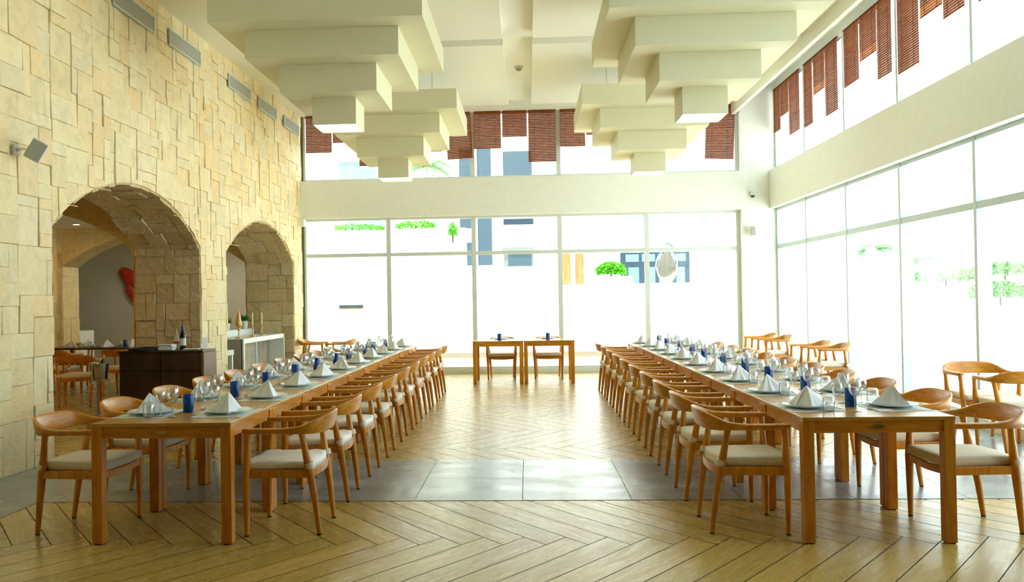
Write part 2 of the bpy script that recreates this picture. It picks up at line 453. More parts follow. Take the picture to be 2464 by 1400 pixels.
def core_wall(name, axis, a0, a1, t0, t1, z1, arches, mat='mortar', zb=0):
    """solid wall with arched openings; runs along axis a, thickness t"""
    mb = MB()
    pts = [a0]
    def P(a, t, z): return (t, a, z) if axis == 'y' else (a, t, z)
    outline = []  # list of (a, lowerz)
    segs = []; prev = a0
    for (p, q, half, rise) in arches:
        segs.append(('solid', prev, p)); segs.append(('arch', p, q, half, rise)); prev = q
    segs.append(('solid', prev, a1))
    for s in segs:
        if s[0] == 'solid':
            if s[2] - s[1] < 1e-4: continue
            p0, p1 = P(s[1], t0, zb), P(s[2], t1, z1); mb.box(p0[0], p1[0], p0[1], p1[1], zb, z1)
        else:
            n = 24; c = (s[1] + s[2]) / 2
            R = [];
            for i in range(n + 1):
                a = s[1] + (s[2] - s[1]) * i / n; z = archz(a - c, s[3], s[4])
                R.append([P(a, t0, z), P(a, t1, z), P(a, t1, z1), P(a, t0, z1)])
            mb.rings(R)
    return struct(mb.build(name, mat))
def build_left_wall():
    rnd = random.Random(11)
    core_wall('wall_left', 'y', -4.5, 17.28, XW - .004, XI + .004, 5.6, [(a, b, HALF, .62) for a, b in ARCHES])
    mb = MB()
    Ys = 4.0
    cuts = [v - Ys for a in ARCHES for v in a]
    rects = pack(17.28 - Ys, 5.36, rnd, .115, cuts)
    def fn(u, v, w): return (XW + w, Ys + u, v)
    def low(u): return arch_under(Ys + u)
    def skip(u0, u1, v0, v1):
        return False
    rr = []
    for r in rects:
        c = Ys + (r[0] + r[1]) / 2; inside = arch_under(c) is not None
        if inside and r[3] < min(arch_under(Ys + r[0] + 1e-3) or 9, arch_under(Ys + r[1] - 1e-3) or 9): continue
        rr.append(r)
    stone_blocks(mb, rr, fn, rnd, lower=low, tints=CREAM)
    face = struct(mb.build('wall_left_facing', 'limestone'))
    # jambs and soffits
    mb = MB(); th = XW - XI
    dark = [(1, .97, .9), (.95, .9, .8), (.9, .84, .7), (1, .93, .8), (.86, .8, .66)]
    for a, b in ARCHES:
        for y, sgn in ((a, 1), (b, -1)):
            rs = pack(th, SPR, rnd, .13, (), ((2, 3), (3, 4), (1, 1)), ((2, 4), (3, 3), (1, 2)))
            stone_blocks(mb, rs, lambda u, v, w, y=y, s=sgn: (XI + u, y + s * w, v), rnd, (.008, .035), tints=dark, gap=.004)
        R = (HALF ** 2 + .62 ** 2) / 1.24; ang = math.asin(HALF / R); LEN = 2 * ang * R; c = (a + b) / 2; zc = SPR + .62 - R
        rs = pack(LEN, th, rnd, .13, (), ((2, 3), (3, 4), (1, 1)), ((2, 3), (3, 3), (4, 1)))
        def fa(u, v, w, c=c, zc=zc, R=R, ang=ang):
            t = -ang + u / R; rr_ = R - w; return (XI + v, c + rr_ * math.sin(t), zc + rr_ * math.cos(t))
        stone_blocks(mb, rs, fa, rnd, (.008, .05), seg=3, tints=dark, gap=.006)
    struct(mb.build('wall_left_arch_lining', 'rough_limestone'))
build_left_wall()

# rooms behind the arches: cross walls with arches, ceiling, plaster wall
def build_inner():
    rnd = random.Random(5)
    warm = [(1, .92, .74), (1, .88, .66), (.95, .84, .6), (1, .95, .8)]
    # cross wall next to the first pier
    def crosswall(name, y0, y1, x0, x1, ax0, ax1, rise):
        half = (ax1 - ax0) / 2; c = (ax0 + ax1) / 2
        core_wall(name, 'x', x0, x1, y0, y1, 3.3, [(ax0, ax1, half, rise)])
        mb = MB()
        U = x1 - x0
        cuts = [v for v in (ax0 - x0, ax1 - x0) if .05 < v < U - .05]
        rs = pack(U, 3.25, rnd, .17, cuts)
        def low(u):
            x = x0 + u
            return archz(x - c, half, rise) if ax0 <= x <= ax1 else None
        rr = []
        for r in rs:
            xm = x0 + (r[0] + r[1]) / 2
            if ax0 < xm < ax1 and r[3] < SPR + .05: continue
            rr.append(r)
        stone_blocks(mb, rr, lambda u, v, w: (x0 + u, y0 - w, v), rnd, (.004, .02), lower=low, tints=warm)
        # side of far pier / jamb stones
        for xx, s in ((ax0, 1), (ax1, -1)):
            rs = pack(y1 - y0, SPR, rnd, .17)
            stone_blocks(mb, rs, lambda u, v, w, xx=xx, s=s: (xx + s * w, y0 + u, v), rnd, (.004, .02), tints=warm)
        struct(mb.build(name + '_facing', 'limestone'))
    crosswall('wall_cross_near', 11.84, 12.79, -9.36, -5.5, -9.27, -5.53, .62)
    crosswall('wall_cross_far', 16.68, 17.3, -10.3, -5.49, -9.25, -5.53, .62)
    # wall parallel to the hall on the far side of the side room
    core_wall('wall_side_room', 'y', 4, 17.2, -10.3, -9.36, 3.3, [(8.03, 11.8, HALF, .62), (12.83, 16.5, HALF, .62)])
    mb = MB(); rs = pack(17.2 - 4, 3.25, rnd, .19, [8.03 - 4, 11.8 - 4, 12.83 - 4, 16.5 - 4])
    def lowx(u):
        y = 4 + u
        for a, b in ((8.03, 11.8), (12.83, 16.5)):
            if a <= y <= b: return archz(y - (a + b) / 2, (b - a) / 2, .62)
        return None
    rr = [r for r in rs if not (lowx((r[0] + r[1]) / 2) is not None and r[3] < SPR + .05)]
    stone_blocks(mb, rr, lambda u, v, w: (-9.36 + w, 4 + u, v), rnd, lower=lowx, tints=warm)
    struct(mb.build('wall_side_room_facing', 'limestone'))
    mb = MB(); mb.box(-13.5, XI, 3.9, 21.6, 3.3, 3.45); struct(mb.build('ceiling_side_room', 'grey_plaster'))
    mb = MB(); mb.box(-13.5, XI, 3.9, 16.68, 3.02, 3.29); mb.box(-13.5, XI, 17.3, 21.6, 3.02, 3.29)
    # plain underside, cut by walls
    struct(mb.build('ceiling_side_room_soffit', 'white_paint'))
    mb = MB(); mb.box(-13.6, -4.7, 20.4, 20.6, 0, 3.3); struct(mb.build('wall_plaster', 'grey_plaster'))
    mb = MB(); mb.box(-13.7, -13.5, 3.9, 20.6, 0, 3.3); struct(mb.build('wall_side_room_west', 'white_paint'))
    mb = MB(); mb.box(-13.6, XI, 3.8, 3.95, 0, 3.3); struct(mb.build('wall_side_room_south', 'white_paint'))
    mb = MB(); mb.box(-4.85, -4.6, 17.35, 20.5, 0, 3.45); struct(mb.build('wall_side_room_east', 'white_paint'))
    k = None
    for i, (x, y) in enumerate([(-8.45, 15.75), (-7.4, 14.1), (-7.4, 10.4), (-8.0, 18.9)]):  # last downlight is added, unseen, to brighten the plaster wall
        if i == 0:
            k = thing('downlight', '', 'ceiling light')
            b = MB(); b.lathe([(.085, 0), (.085, -.006), (.06, -.008), (.06, -.001)], 24); b.build('trim_ring', 'device_white', k, smooth=True)
            b = MB(); b.lathe([(.058, -.002), (.058, -.004)], 24); b.build('lens', 'downlight_warm', k)
            K = Kind(k)
        K.put((x, y, 3.02), 0, ['glowing round downlight in the side room ceiling, seen through the large arch',
              'round downlight in the side room ceiling above the dining table', 'round downlight in the side room ceiling nearest the camera', 'added unseen downlight brightening the plaster wall'][i], 'side room downlights')
        ld = bpy.data.lights.new('downlight_glow', 'SPOT'); ld.energy = (5, 3, 28, 24)[i]; ld.color = (1, .55, .10) if i < 3 else (.95, .95, .8); ld.spot_size = 3.0; ld.spot_blend = .6; ld.shadow_soft_size = .05
        lo = bpy.data.objects.new('downlight_glow', ld); lo.location = (x, y, 2.98); COL.objects.link(lo)
build_inner()

# ------------------------------------------------------------------ shell: ceiling, beams, pillar, windows
mat_plain('front_wall_brown', (.17, .12, .06), .7)  # dark so the unseen walls send little light back into the room
def shell():
    mb = MB()
    mb.box(-4.75, 5.4, -4.6, 17.6, 5.62, 5.85)                  # slab
    mb.box(XW - .3, 4.08, -4.6, 17.34, 5.37, 5.62)              # lowered ceiling field
    yb = [(-4.5, -.1), (.15, 3.95), (4.25, 8.1), (8.4, 12.43), (12.74, 16.66)]
    for a, b in yb:
        mb.box(XW - .2, -.30, a, b, 5.25, 5.37); mb.box(.135, 4.07, a, b, 5.25, 5.37)
    mb.box(XW - .2, -3.3, -4.5, 16.9, 5.248, 5.375)
    mb.box(XW - .2, 4.07, 16.86, 17.34, 5.25, 5.37)
    mb.box(4.07, 4.14, -4.6, 17.30, 5.05, 5.62)                 # drop along the window pocket
    struct(mb.build('ceiling', 'ceiling_paint'))
    mb = MB(); mb.box(XW - .05, 4.3, 17.10, 17.34, ZB0, ZB1 + .02); struct(mb.build('wall_back', 'white_paint', bevel=.006))
    mb = MB(); mb.box(4.77, 5.05, -4.5, 17.12, ZB0 + .01, ZB1 + .02); struct(mb.build('wall_right', 'white_paint', bevel=.006))
    mb = MB(); mb.box(4.22, 5.12, 17.13, 17.6, 0, 5.62); struct(mb.build('wall_back_pillar', 'white_paint', bevel=.006))
    mb = MB(); mb.box(XW - .3, 5.4, -4.7, -4.5, 0, 5.62); struct(mb.build('wall_front', 'front_wall_brown'))
    mb = MB(); mb.box(4.8, 5.1, -4.6, 3.94, 0, 5.62); struct(mb.build('wall_right_light_block', 'front_wall_brown'))  # unseen wall added to block window light from near the camera
    mb = MB(); mb.box(-4.63, -4.51, 17.24, 17.36, 0, 5.3); struct(mb.build('trim_shade_strip', 'shadow_gap'))  # dark strip painted as the shade in the recess beside the stone wall
    mb = MB(); mb.box(XW + .0, -4.44, 16.98, 17.16, ZB0 - .16, ZB0 - .02)
    struct(mb.build('trim_2', 'white_paint', bevel=.004))
    mb = MB(); mb.box(4.84, 5.08, 3.94, 17.13, 0, .12); struct(mb.build('baseboard_right', 'white_paint', bevel=.004))
    mb = MB(); mb.box(-4.51, 4.22, 17.24, 17.42, 0, .09); struct(mb.build('baseboard_back', 'frame_grey', bevel=.004))
    M = [-4.51 + 1.7245 * i for i in range(6)]; M[5] = 4.19
    def backwin(name, z0, z1, transom):
        mb = MB(); yy0, yy1 = 17.26, 17.36
        for i, x in enumerate(M): mb.box(x - .044, x + .044, yy0, yy1, z0, z1)
        mb.box(M[0], M[5], yy0 + .005, yy1 - .005, z0, z0 + .055); mb.box(M[0], M[5], yy0 + .005, yy1 - .005, z1 - .055, z1)
        if transom: mb.box(M[0], M[5], yy0 + .003, yy1 - .003, transom - .035, transom + .035)
        w = struct(mb.build(name, 'frame_grey', bevel=.003))
        g = MB(); g.box(M[0], M[5], 17.315, 17.325, z0 + .01, z1 - .01); g.build('glass_pane', 'pane_glass', w)
    backwin('window_1', .08, ZB0 + .01, 2.42); backwin('window_2', ZB1 + .01, 5.27, None)
    ys = [17.13 - .03] + [15.36 - 1.9 * i for i in range(7)]
    def rightwin(name, z0, z1, transom):
        mb = MB()
        for i, y in enumerate(ys): mb.box(4.89, 5.05, y - .028, y + .028, z0, z1)
        mb.box(4.9, 5.04, 3.94, 17.13, z0, z0 + .055); mb.box(4.9, 5.04, 3.94, 17.13, z1 - .06, z1)
        if transom: mb.box(4.895, 5.045, 3.94, 17.13, transom - .04, transom + .04)
        w = struct(mb.build(name, 'frame_white', bevel=.003))
        g = MB(); g.box(4.995, 5.005, 3.94, 17.1, z0 + .01, z1 - .01); g.build('glass_pane', 'pane_glass', w)
    rightwin('window_3', .10, ZB0 + .02, 2.42); rightwin('window_4', ZB1 + .01, 5.48, None)
    mb = MB(); mb.box(4.88, 5.1, 3.94, 17.13, 5.45, 5.62); struct(mb.build('trim_3', 'frame_grey'))
shell()

# ------------------------------------------------------------------ stepped ceiling pendants
def pendants():
    r = thing('ceiling_pendant', '', 'pendant light')
    for half, z in ((1.145, 4.456), (.845, 4.146), (.55, 3.836)):
        MB().box(-half, half, -half, half, z - 4.456, z - 4.456 + .31).build('tier', 'pendant_paint', r, bevel=.004)
    h, z = .254, 3.526 - 4.456
    mb = MB()
    for a in ((-h, h, -h, -h + .008), (-h, h, h - .008, h), (-h, -h + .008, -h + .008, h - .008), (h - .008, h, -h + .008, h - .008)):
        mb.box(*a, z, z + .31)
    mb.build('tier', 'pendant_paint', r, bevel=.002)
    MB().box(-h + .009, h - .009, -h + .009, h - .009, z + .012, z + .02).build('diffuser', 'lamp_white', r)
    for sx in (-1, 1):
        for sy in (-1, 1):
            MB().tube([(sx * .75, sy * 1.0, .30), (sx * .75, sy * 1.0, .914)], .006, 6).build('suspension_rod', 'steel', r)
    K = Kind(r)
    for x, y, l in ((-2.19, 10.05, 'near left stepped cream ceiling pendant hanging by the stone wall'), (2.03, 10.02, 'near right stepped cream ceiling pendant hanging by the side windows'),
                    (-2.19, 14.42, 'far left stepped cream ceiling pendant in front of the back blinds'), (2.03, 14.40, 'far right stepped cream ceiling pendant in front of the back window')):
        K.put((x, y, 4.456), 0, l, 'stepped square ceiling pendants')
pendants()

# ------------------------------------------------------------------ blinds
mat_plain('cord_brown', (.14, .06, .02), .8)
def blind(w, h, seed, light=None, gap=.0022, dep=.004, p=.032):
    rnd = random.Random(seed); mb = MB(); n = int(h / p)
    for i in range(n):
        z = -i * p; t = rnd.uniform(.75, 1.25); mb.tint = (t, t * rnd.uniform(.8, 1.25), t)
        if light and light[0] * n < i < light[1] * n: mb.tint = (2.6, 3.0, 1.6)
        sag = 0
        mb.box(-w / 2, w / 2, -dep + sag, dep + sag, z - p + gap, z)
    return mb, n * p
def blinds():
    back = [(-4.43, -3.90, 4.46), (-3.88, -3.36, 4.675), (-3.34, -2.86, 4.18), (-2.72, -2.2, 4.62), (-2.17, -1.66, 4.45), (-1.60, -1.09, 4.28),
            (-1.02, -.475, 4.465), (-.45, .045, 4.69), (.07, .62, 4.17), (.70, 1.20, 4.46), (1.22, 1.72, 4.69), (1.78, 2.34, 4.75), (2.45, 2.98, 4.8), (3.02, 3.56, 4.85), (3.59, 4.15, 4.15)]
    desc = ['long bamboo blind at the left end of the back window', 'short bamboo blind second from the left end of the back window', 'long bamboo blind showing below the far left pendant',
            'bamboo blind behind the far left pendant, fourth from the left', 'bamboo blind behind the far left pendant, fifth from the left', 'crooked bamboo blind just left of the central mullion pair',
            'brown bamboo blind right of the mullion, beside the shortest middle blind', 'short bamboo blind in the middle of the back window', 'longest dark red bamboo blind in the middle of the back window',
            'dark red bamboo blind between the mullion and the far right pendant', 'short bamboo blind mostly behind the far right pendant', 'bamboo blind behind the far right pendant, twelfth from the left',
            'bamboo blind behind the far right pendant, thirteenth from the left', 'bamboo blind behind the near right pendant lamp box', 'long tilted dark red bamboo blind at the right end of the back window']
    for i, (a, b, z) in enumerate(back):
        r = thing('bamboo_blind', desc[i], 'blind', ((a + b) / 2, 17.19, 5.235), 0, 'bamboo blinds in the back window')
        mb, hh = blind(b - a, 5.22 - z, i)
        s = mb.build('slats', 'bamboo', r)
        if i in (5, 14): s.rotation_euler.y = (-.05, .045)[i == 14]
        c = MB(); c.box(-(b - a) / 2, (b - a) / 2, -.015, .015, -.0, .014); c.build('head_rail', 'bamboo', r)
        [MB().box(q * (b - a) - .002, q * (b - a) + .002, -.011, -.007, -hh, 0).build('cord', 'cord_brown', s) for q in (-.28, .28)]
    rt = [(17.05, 16.62, 4.58), (16.60, 16.10, 4.82), (16.08, 15.47, 4.37), (15.22, 14.78, 4.33), (14.73, 14.17, 4.80), (14.15, 13.60, 4.29),
          (13.32, 12.74, 4.565), (12.70, 12.10, 4.78), (12.08, 11.62, 4.355), (11.43, 10.83, 4.26), (10.78, 10.22, 4.77), (10.20, 9.72, 4.58), (9.42, 8.9, 4.54)]
    d2 = ['first from the corner pillar, narrow and long', 'second from the corner pillar, short', 'third from the corner pillar, long', 'fourth from the corner pillar, narrow',
          'fifth from the corner pillar, short with a pale patch', 'sixth from the corner pillar, long', 'seventh from the corner pillar, in the third bay', 'eighth from the corner pillar, short with a pale band',
          'ninth from the corner pillar, hanging low before a mullion', 'tenth from the corner pillar, hanging longest', 'eleventh from the corner pillar, with pale block',
          'twelfth from the corner pillar, cut by the photo top', 'thirteenth from the corner pillar, nearest the camera']
    for i, (a, b, z) in enumerate(rt):
        r = thing('bamboo_blind', 'bamboo blind in side clerestory, ' + d2[i], 'blind', (4.86, (a + b) / 2, 5.46), PI / 2, 'bamboo blinds in the side clerestory')
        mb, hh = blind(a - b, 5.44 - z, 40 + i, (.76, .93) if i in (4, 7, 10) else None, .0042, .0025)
        s = mb.build('slats', 'bamboo', r)
        c = MB(); c.box(-(a - b) / 2, (a - b) / 2, -.015, .015, 0, .014); c.build('head_rail', 'bamboo', r)
        [MB().box(q * (a - b) - .002, q * (a - b) + .002, .007, .011, -hh, 0).build('cord', 'cord_brown', s) for q in (-.28, .28)]
blinds()

# ------------------------------------------------------------------ wall vents and devices
def devices():
    r = thing('air_vent', '', 'vent')
    MB().box(-.5, .5, -.012, 0, -.09, .09).build('louver_panel', 'vent_grey', r)
    mb = MB()
    for a in ((-.52, .52, .085, .105), (-.52, .52, -.105, -.085), (-.52, -.5, -.085, .085), (.5, .52, -.085, .085)): mb.box(a[0], a[1], -.02, .005, a[2], a[3])
    mb.build('vent_frame', 'frame_white', r, bevel=.003)
    K = Kind(r)
    for i, y in enumerate((9.78, 11.27, 13.46, 14.93, 16.46)):
        K.put((XW + .034, y, 4.91), PI / 2, 'grey rectangular air vent high in the stone wall, %s from the camera' % ORD[i], 'air vents along the top of the stone wall')
    # loudspeaker on stone wall
    r = thing('wall_speaker', 'silver loudspeaker on a bracket on the stone wall left of the large arch', 'loudspeaker', (XW + .03, 7.42, 2.88), 0)
    MB().box(0, .02, -.05, .05, -.05, .05).build('wall_plate', 'device_white', r, bevel=.004)
    MB().tube([(.015, 0, 0), (.06, .01, .01), (.10, .02, 0)], .014, 8).build('bracket', 'steel', r, smooth=True)
    b = MB(); b.box(-.07, .07, -.055, .055, -.095, .095); s = b.build('speaker_body', 'device_white', r, bevel=.012, seg=3); s.location = (.175, .03, -.005); s.rotation_euler = (.18, .5, .55)
    b = MB(); b.box(-.062, .062, -.0615, -.055, -.085, .085); g = b.build('grille', 'vent_grey', s, bevel=.004)
    # white box speaker on pillar
    r = thing('wall_speaker', 'small white loudspeaker on the corner pillar, below the dome camera', 'loudspeaker', (4.40, 17.12, 2.73), 0)
    MB().box(-.015, .015, -.05, .0, -.03, .03).build('bracket', 'device_white', r)
    b = MB(); b.box(-.055, .055, -.15, -.05, -.1, .1); b.build('speaker_body', 'device_white', r, bevel=.01, seg=3)
    b = MB(); b.box(-.045, .045, -.156, -.15, -.085, .085); b.build('grille', 'vent_grey', r, bevel=.004)
    # dome camera
    r = thing('dome_camera', 'small security dome camera on the white corner pillar', 'camera', (4.43, 17.12, 3.46), 0)
    MB().box(-.045, .045, -.09, 0, .0, .05).build('mount', 'device_white', r, bevel=.006)
    b = MB(); b.lathe([(.05, .0), (.055, -.02), (.05, -.03)], 16, (0, -.06, 0)); b.build('housing', 'device_white', r, smooth=True)
    b = MB(); b.lathe([(.042, -.03), (.038, -.05), (.022, -.068), (.004, -.073)], 16, (0, -.06, 0)); b.build('dome', 'device_black', r, smooth=True)
    # smoke detector
    r = thing('smoke_detector', 'round white smoke detector on the ceiling strip between the panels', 'smoke detector', (-.083, 14.4, 5.37), 0)
    b = MB(); b.lathe([(.075, 0), (.075, -.018), (.06, -.03)], 20); b.build('base', 'device_white', r, smooth=True)
    b = MB(); b.lathe([(.055, -.03), (.05, -.05), (.035, -.056), (.03, -.07), (.004, -.072)], 20); b.build('sensor', 'vent_grey', r, smooth=True)
    r = thing('wall_plate', 'faint white rectangular plate on the left of the back beam', 'sign', (-3.63, 17.10, 3.52), 0)
    MB().box(-.15, .15, -.006, 0, -.045, .045).build('panel', 'white_paint', r, bevel=.003)
    MB().box(-.14, -.01, -.009, -.006, -.033, .033).build('inset', 'ceiling_paint', r); MB().box(.01, .14, -.009, -.006, -.033, .033).build('inset', 'ceiling_paint', r)
devices()

# ------------------------------------------------------------------ armchair
def superpt(k, n, e=.55):
    a = 2 * PI * k / n; c, s = math.cos(a), math.sin(a)
    return math.copysign(abs(c) ** e, c), math.copysign(abs(s) ** e, s)
def smooth_path(P, n):
    """Catmull-Rom through tuples"""
    out = []
    for i in range(len(P) - 1):
        p0, p1, p2, p3 = P[max(i - 1, 0)], P[i], P[i + 1], P[min(i + 2, len(P) - 1)]
        for k in range(n):
            t = k / n
            out.append(tuple(.5 * ((2 * b) + (-a + c) * t + (2 * a - 5 * b + 4 * c - d) * t * t + (-a + 3 * b - 3 * c + d) * t ** 3) for a, b, c, d in zip(p0, p1, p2, p3)))
    out.append(tuple(P[-1])); return out
def make_chair(style):
    t = thing('armchair', '', 'chair')
    # x, y, zbottom, ztop, thickness, lean
    half = [(0, -.276, .643, .764, .024, .24), (.10, -.270, .643, .763, .024, .24), (.19, -.246, .644, .754, .028, .22), (.25, -.195, .646, .730, .036, .14),
            (.278, -.13, .650, .703, .044, .05), (.284, -.03, .653, .691, .048, 0), (.281, .09, .653, .689, .050, 0), (.273, .19, .653, .689, .048, 0), (.267, .236, .660, .687, .032, 0)]
    full = [(-a, b, c, d, e, f) for a, b, c, d, e, f in half[::-1][:-1]] + half
    P = smooth_path(full, 4); R = []
    for i, (x, y, z0, z1, th, ln) in enumerate(P):
        a = Vector(P[max(i - 1, 0)][:2]); b = Vector(P[min(i + 1, len(P) - 1)][:2]); d = (b - a).normalized(); nrm = Vector((d.y, -d.x))
        ring = []
        for k in range(12):
            c, s = superpt(k, 12)
            off = c * th / 2 + ln * (s * (z1 - z0) / 2)
            ring.append((x + nrm.x * off, y + nrm.y * off, (z0 + z1) / 2 + s * (z1 - z0) / 2))
        R.append(ring)
    mb = MB(); mb.rings(R); mb.build('back_rail', 'rail_wood', t, smooth=True)
    for s in (-1, 1):
        mb = MB(); mb.tube([(s * .247, .225, .01), (s * .250, .225, .22), (s * .256, .222, .40), (s * .262, .216, .46), (s * .27, .210, .60), (s * .273, .205, .660)],
                           [.0155, .0215, .0265, .0255, .0185, .0215], 12)
        l = mb.build('leg', 'chair_wood', t, smooth=True)
        MB().lathe([(.0145, 0), (.0155, .011)], 10, (s * .247, .225, 0)).build('foot_pad', 'foot_black', l)
        mb = MB(); mb.tube([(s * .212, -.232, .01), (s * .222, -.208, .22), (s * .236, -.182, .40), (s * .243, -.170, .46), (s * .262, -.148, .60), (s * .270, -.138, .664)],
                           [.0155, .0215, .0265, .0255, .0185, .0215], 12)
        l = mb.build('leg', 'chair_wood', t, smooth=True)
        MB().lathe([(.0145, 0), (.0155, .011)], 10, (s * .212, -.232, 0)).build('foot_pad', 'foot_black', l)
    mb = MB()
    def bar(p, q, z0, z1, w, n=5, bow=0, dz=0):
        p, q = Vector(p), Vector(q); d = (q - p).normalized(); nn = Vector((d.y, -d.x)); R = []
        for i in range(n + 1):
            u = i / n; c = p.lerp(q, u) + nn * bow * (1 - (2 * u - 1) ** 2); zz = -dz * (1 - (2 * u - 1) ** 2)
            R.append([(c.x - nn.x * w / 2, c.y - nn.y * w / 2, z0 + zz), (c.x + nn.x * w / 2, c.y + nn.y * w / 2, z0 + zz), (c.x + nn.x * w / 2, c.y + nn.y * w / 2, z1 + zz), (c.x - nn.x * w / 2, c.y - nn.y * w / 2, z1 + zz)])
        mb.rings(R)
    bar((-.254, .222), (.254, .222), .372, .418, .026, 6, -.012, .012)
    bar((-.238, -.18), (.238, -.18), .372, .420, .026, 6, .03)
    for s in (-1, 1): bar((s * .237, -.18), (s * .256, .222), .370, .420, .026)
    o = mb.build('seat_frame', 'chair_wood', t, bevel=.004)
    MB().box(-.235, .235, -.18, .21, .402, .412).build('seat_board', 'chair_wood', t)
    # cushion: rounded trapezoid
    rnd = random.Random(style + 5); nx, ny = 14, 12
    def cpt(u, v):
        y = -.185 + v * .43; w = .222 + .03 * v
        x = (2 * u - 1) * w
        if v > .8: y += -.0 + .014 * (1 - (2 * u - 1) ** 2)
        if v < .15: y -= .03 * (1 - (2 * u - 1) ** 2)
        return x, y
    zt = .478 if style == 0 else .470; zb = .420; mb = MB(); top = []; bot = []
    import mathutils.noise as mn
    for j in range(ny + 1):
        for i in range(nx + 1):
            u, v = i / nx, j / ny; x, y = cpt(u, v); e = min(u, 1 - u) * 2; f = min(v, 1 - v) * 2
            dome = (.004 if style == 0 else .008) * min(1, e * 2.2) * min(1, f * 2.2)
            if style == 1: dome += .014 * mn.noise(Vector((x * 15, y * 15, 3.1))) + .008 * mn.noise(Vector((x * 40, y * 25, 7)))
            edge = .006 if (i in (0, nx) or j in (0, ny)) else 0
            k = 1 - edge * 1.2 / .25
            top.append((x * k, y * k if j in (0, ny) else y, zt + dome - edge)); bot.append((x * .985, y, zb))
    n1 = nx + 1; m = len(top)
    per = [i for i in range(n1)] + [j * n1 + nx for j in range(1, ny + 1)] + [ny * n1 + i for i in range(nx - 1, -1, -1)] + [j * n1 for j in range(ny - 1, 0, -1)]
    mid = []
    for q in per:
        x, y, z = top[q]; r = 1.012 + (.012 * mn.noise(Vector((x * 22, y * 22, 1))) if style == 1 else 0)
        mid.append((x * r, y * r if abs(y) > .1 else y, (zt + zb) / 2))
    mb.v = top + bot + mid
    for j in range(ny):
        for i in range(nx):
            a = j * n1 + i; mb.face((a, a + 1, a + n1 + 1, a + n1)); mb.face((m + a, m + a + n1, m + a + n1 + 1, m + a + 1))
    L = len(per)
    for q in range(L):
        a, b = per[q], per[(q + 1) % L]; c, d = 2 * m + q, 2 * m + (q + 1) % L
        mb.face((a, c, d, b)); mb.face((c, m + a, m + b, d))
    cu = mb.build('cushion', 'cushion_beige' if style == 0 else 'cushion_white', t, smooth='all')
    for s in (-1, 1):
        b = MB(); b.tube([(s * .236, -.186, .43), (s * .2405, -.176, .465)], .0315, 12); b.build('strap', 'strap_fabric', cu, smooth=True)
    if style == 2: pass
    return t
K0 = Kind(make_chair(0)); K1 = Kind(make_chair(1))
def face(dx, dy): return math.atan2(-dx, dy)     # chair front is +y
for i in range(10):
    yc = Y0 + MOD * (i + .5) + .0
    rj = random.Random(100 + i)
    j = lambda s=.02: rj.uniform(-s, s)
    (K1 if i in (0, 1, 2, 5, 8) else K0).put((LI + .251 + abs(j(.006)), yc + j(), 0), face(-1, 0) + j(.02),
        'wooden armchair, %s cushion, aisle side of left long table, %s from camera' % ('crumpled white' if i in (0, 1, 2, 5, 8) else 'beige', ORD[i]), 'armchairs on the aisle side of the left table')
    K0.put((RI - .251 - abs(j(.006)), yc + j(), 0), face(1, 0) + j(.02), 'wooden armchair, beige cushion, aisle side of right long table, %s from camera' % ORD[i], 'armchairs on the aisle side of the right table')
    K0.put((LO - .243 - abs(j(.01)), yc + j(), 0), face(1, 0) + j(.04), 'wooden armchair, beige cushion, stone wall side of left long table, %s from camera' % ORD[i], 'armchairs on the stone wall side of the left table')
    K0.put((RO + .243 + abs(j(.01)), yc + j(), 0), face(-1, 0) + j(.04), 'wooden armchair, beige cushion, window side of right long table, %s from camera' % ORD[i], 'armchairs on the window side of the right table')
EX = [(4.50, 8.86, -.05, -1, 'armchair by the side window facing the camera, pushed against another', 'spare armchairs by the side window'),
      (4.50, 8.22, 0.02, 1, 'nearest armchair by the side window, its back to the camera', 'spare armchairs by the side window'),
      (4.42, 12.95, -1, .03, 'armchair by the side window, nearer one of the middle pair', 'spare armchairs by the side window'),
      (4.40, 13.72, -1, .02, 'armchair by the side window, farther one of the middle pair', 'spare armchairs by the side window'),
      (4.42, 15.75, -1, .0, 'armchair by the corner pillar, nearer one of the far pair', 'spare armchairs by the side window'),
      (4.40, 16.62, -1, .03, 'armchair by the corner pillar, farther one of the far pair', 'spare armchairs by the side window'),
      (-4.22, 16.80, 1, .05, 'spare armchair in the back left corner against the stone wall', 'spare armchairs in the back left corner'),
      (-3.68, 16.72, -1, .02, 'spare armchair in the back left corner facing the stone wall', 'spare armchairs in the back left corner'),
      (-.50, 16.20, 0, -1, 'armchair behind the small head table, left one of the two', 'armchairs at the head table'),
      (.37, 16.20, 0, -1, 'armchair behind the small head table, right one of the two', 'armchairs at the head table'),
      (-6.72, 12.55, -.25, 1, 'wooden armchair seen through the large arch, nearest in the side room', 'armchairs in the side room'),
      (-7.85, 14.05, 0, 1, 'wooden armchair seen through the large arch, left behind the nearest one', 'armchairs in the side room'),
      (-6.75, 14.02, .1, 1, 'wooden armchair seen through the large arch, right beside the wine cooler', 'armchairs in the side room'),
      (-8.55, 15.85, .3, -1, 'wooden armchair on the far side of the side room table', 'armchairs in the side room')]
for x, y, dx, dy, l, g in EX:
    K0.put((x, y, 0), face(dx, dy), 'wooden ' + l if not l.startswith('wooden') else l, g)

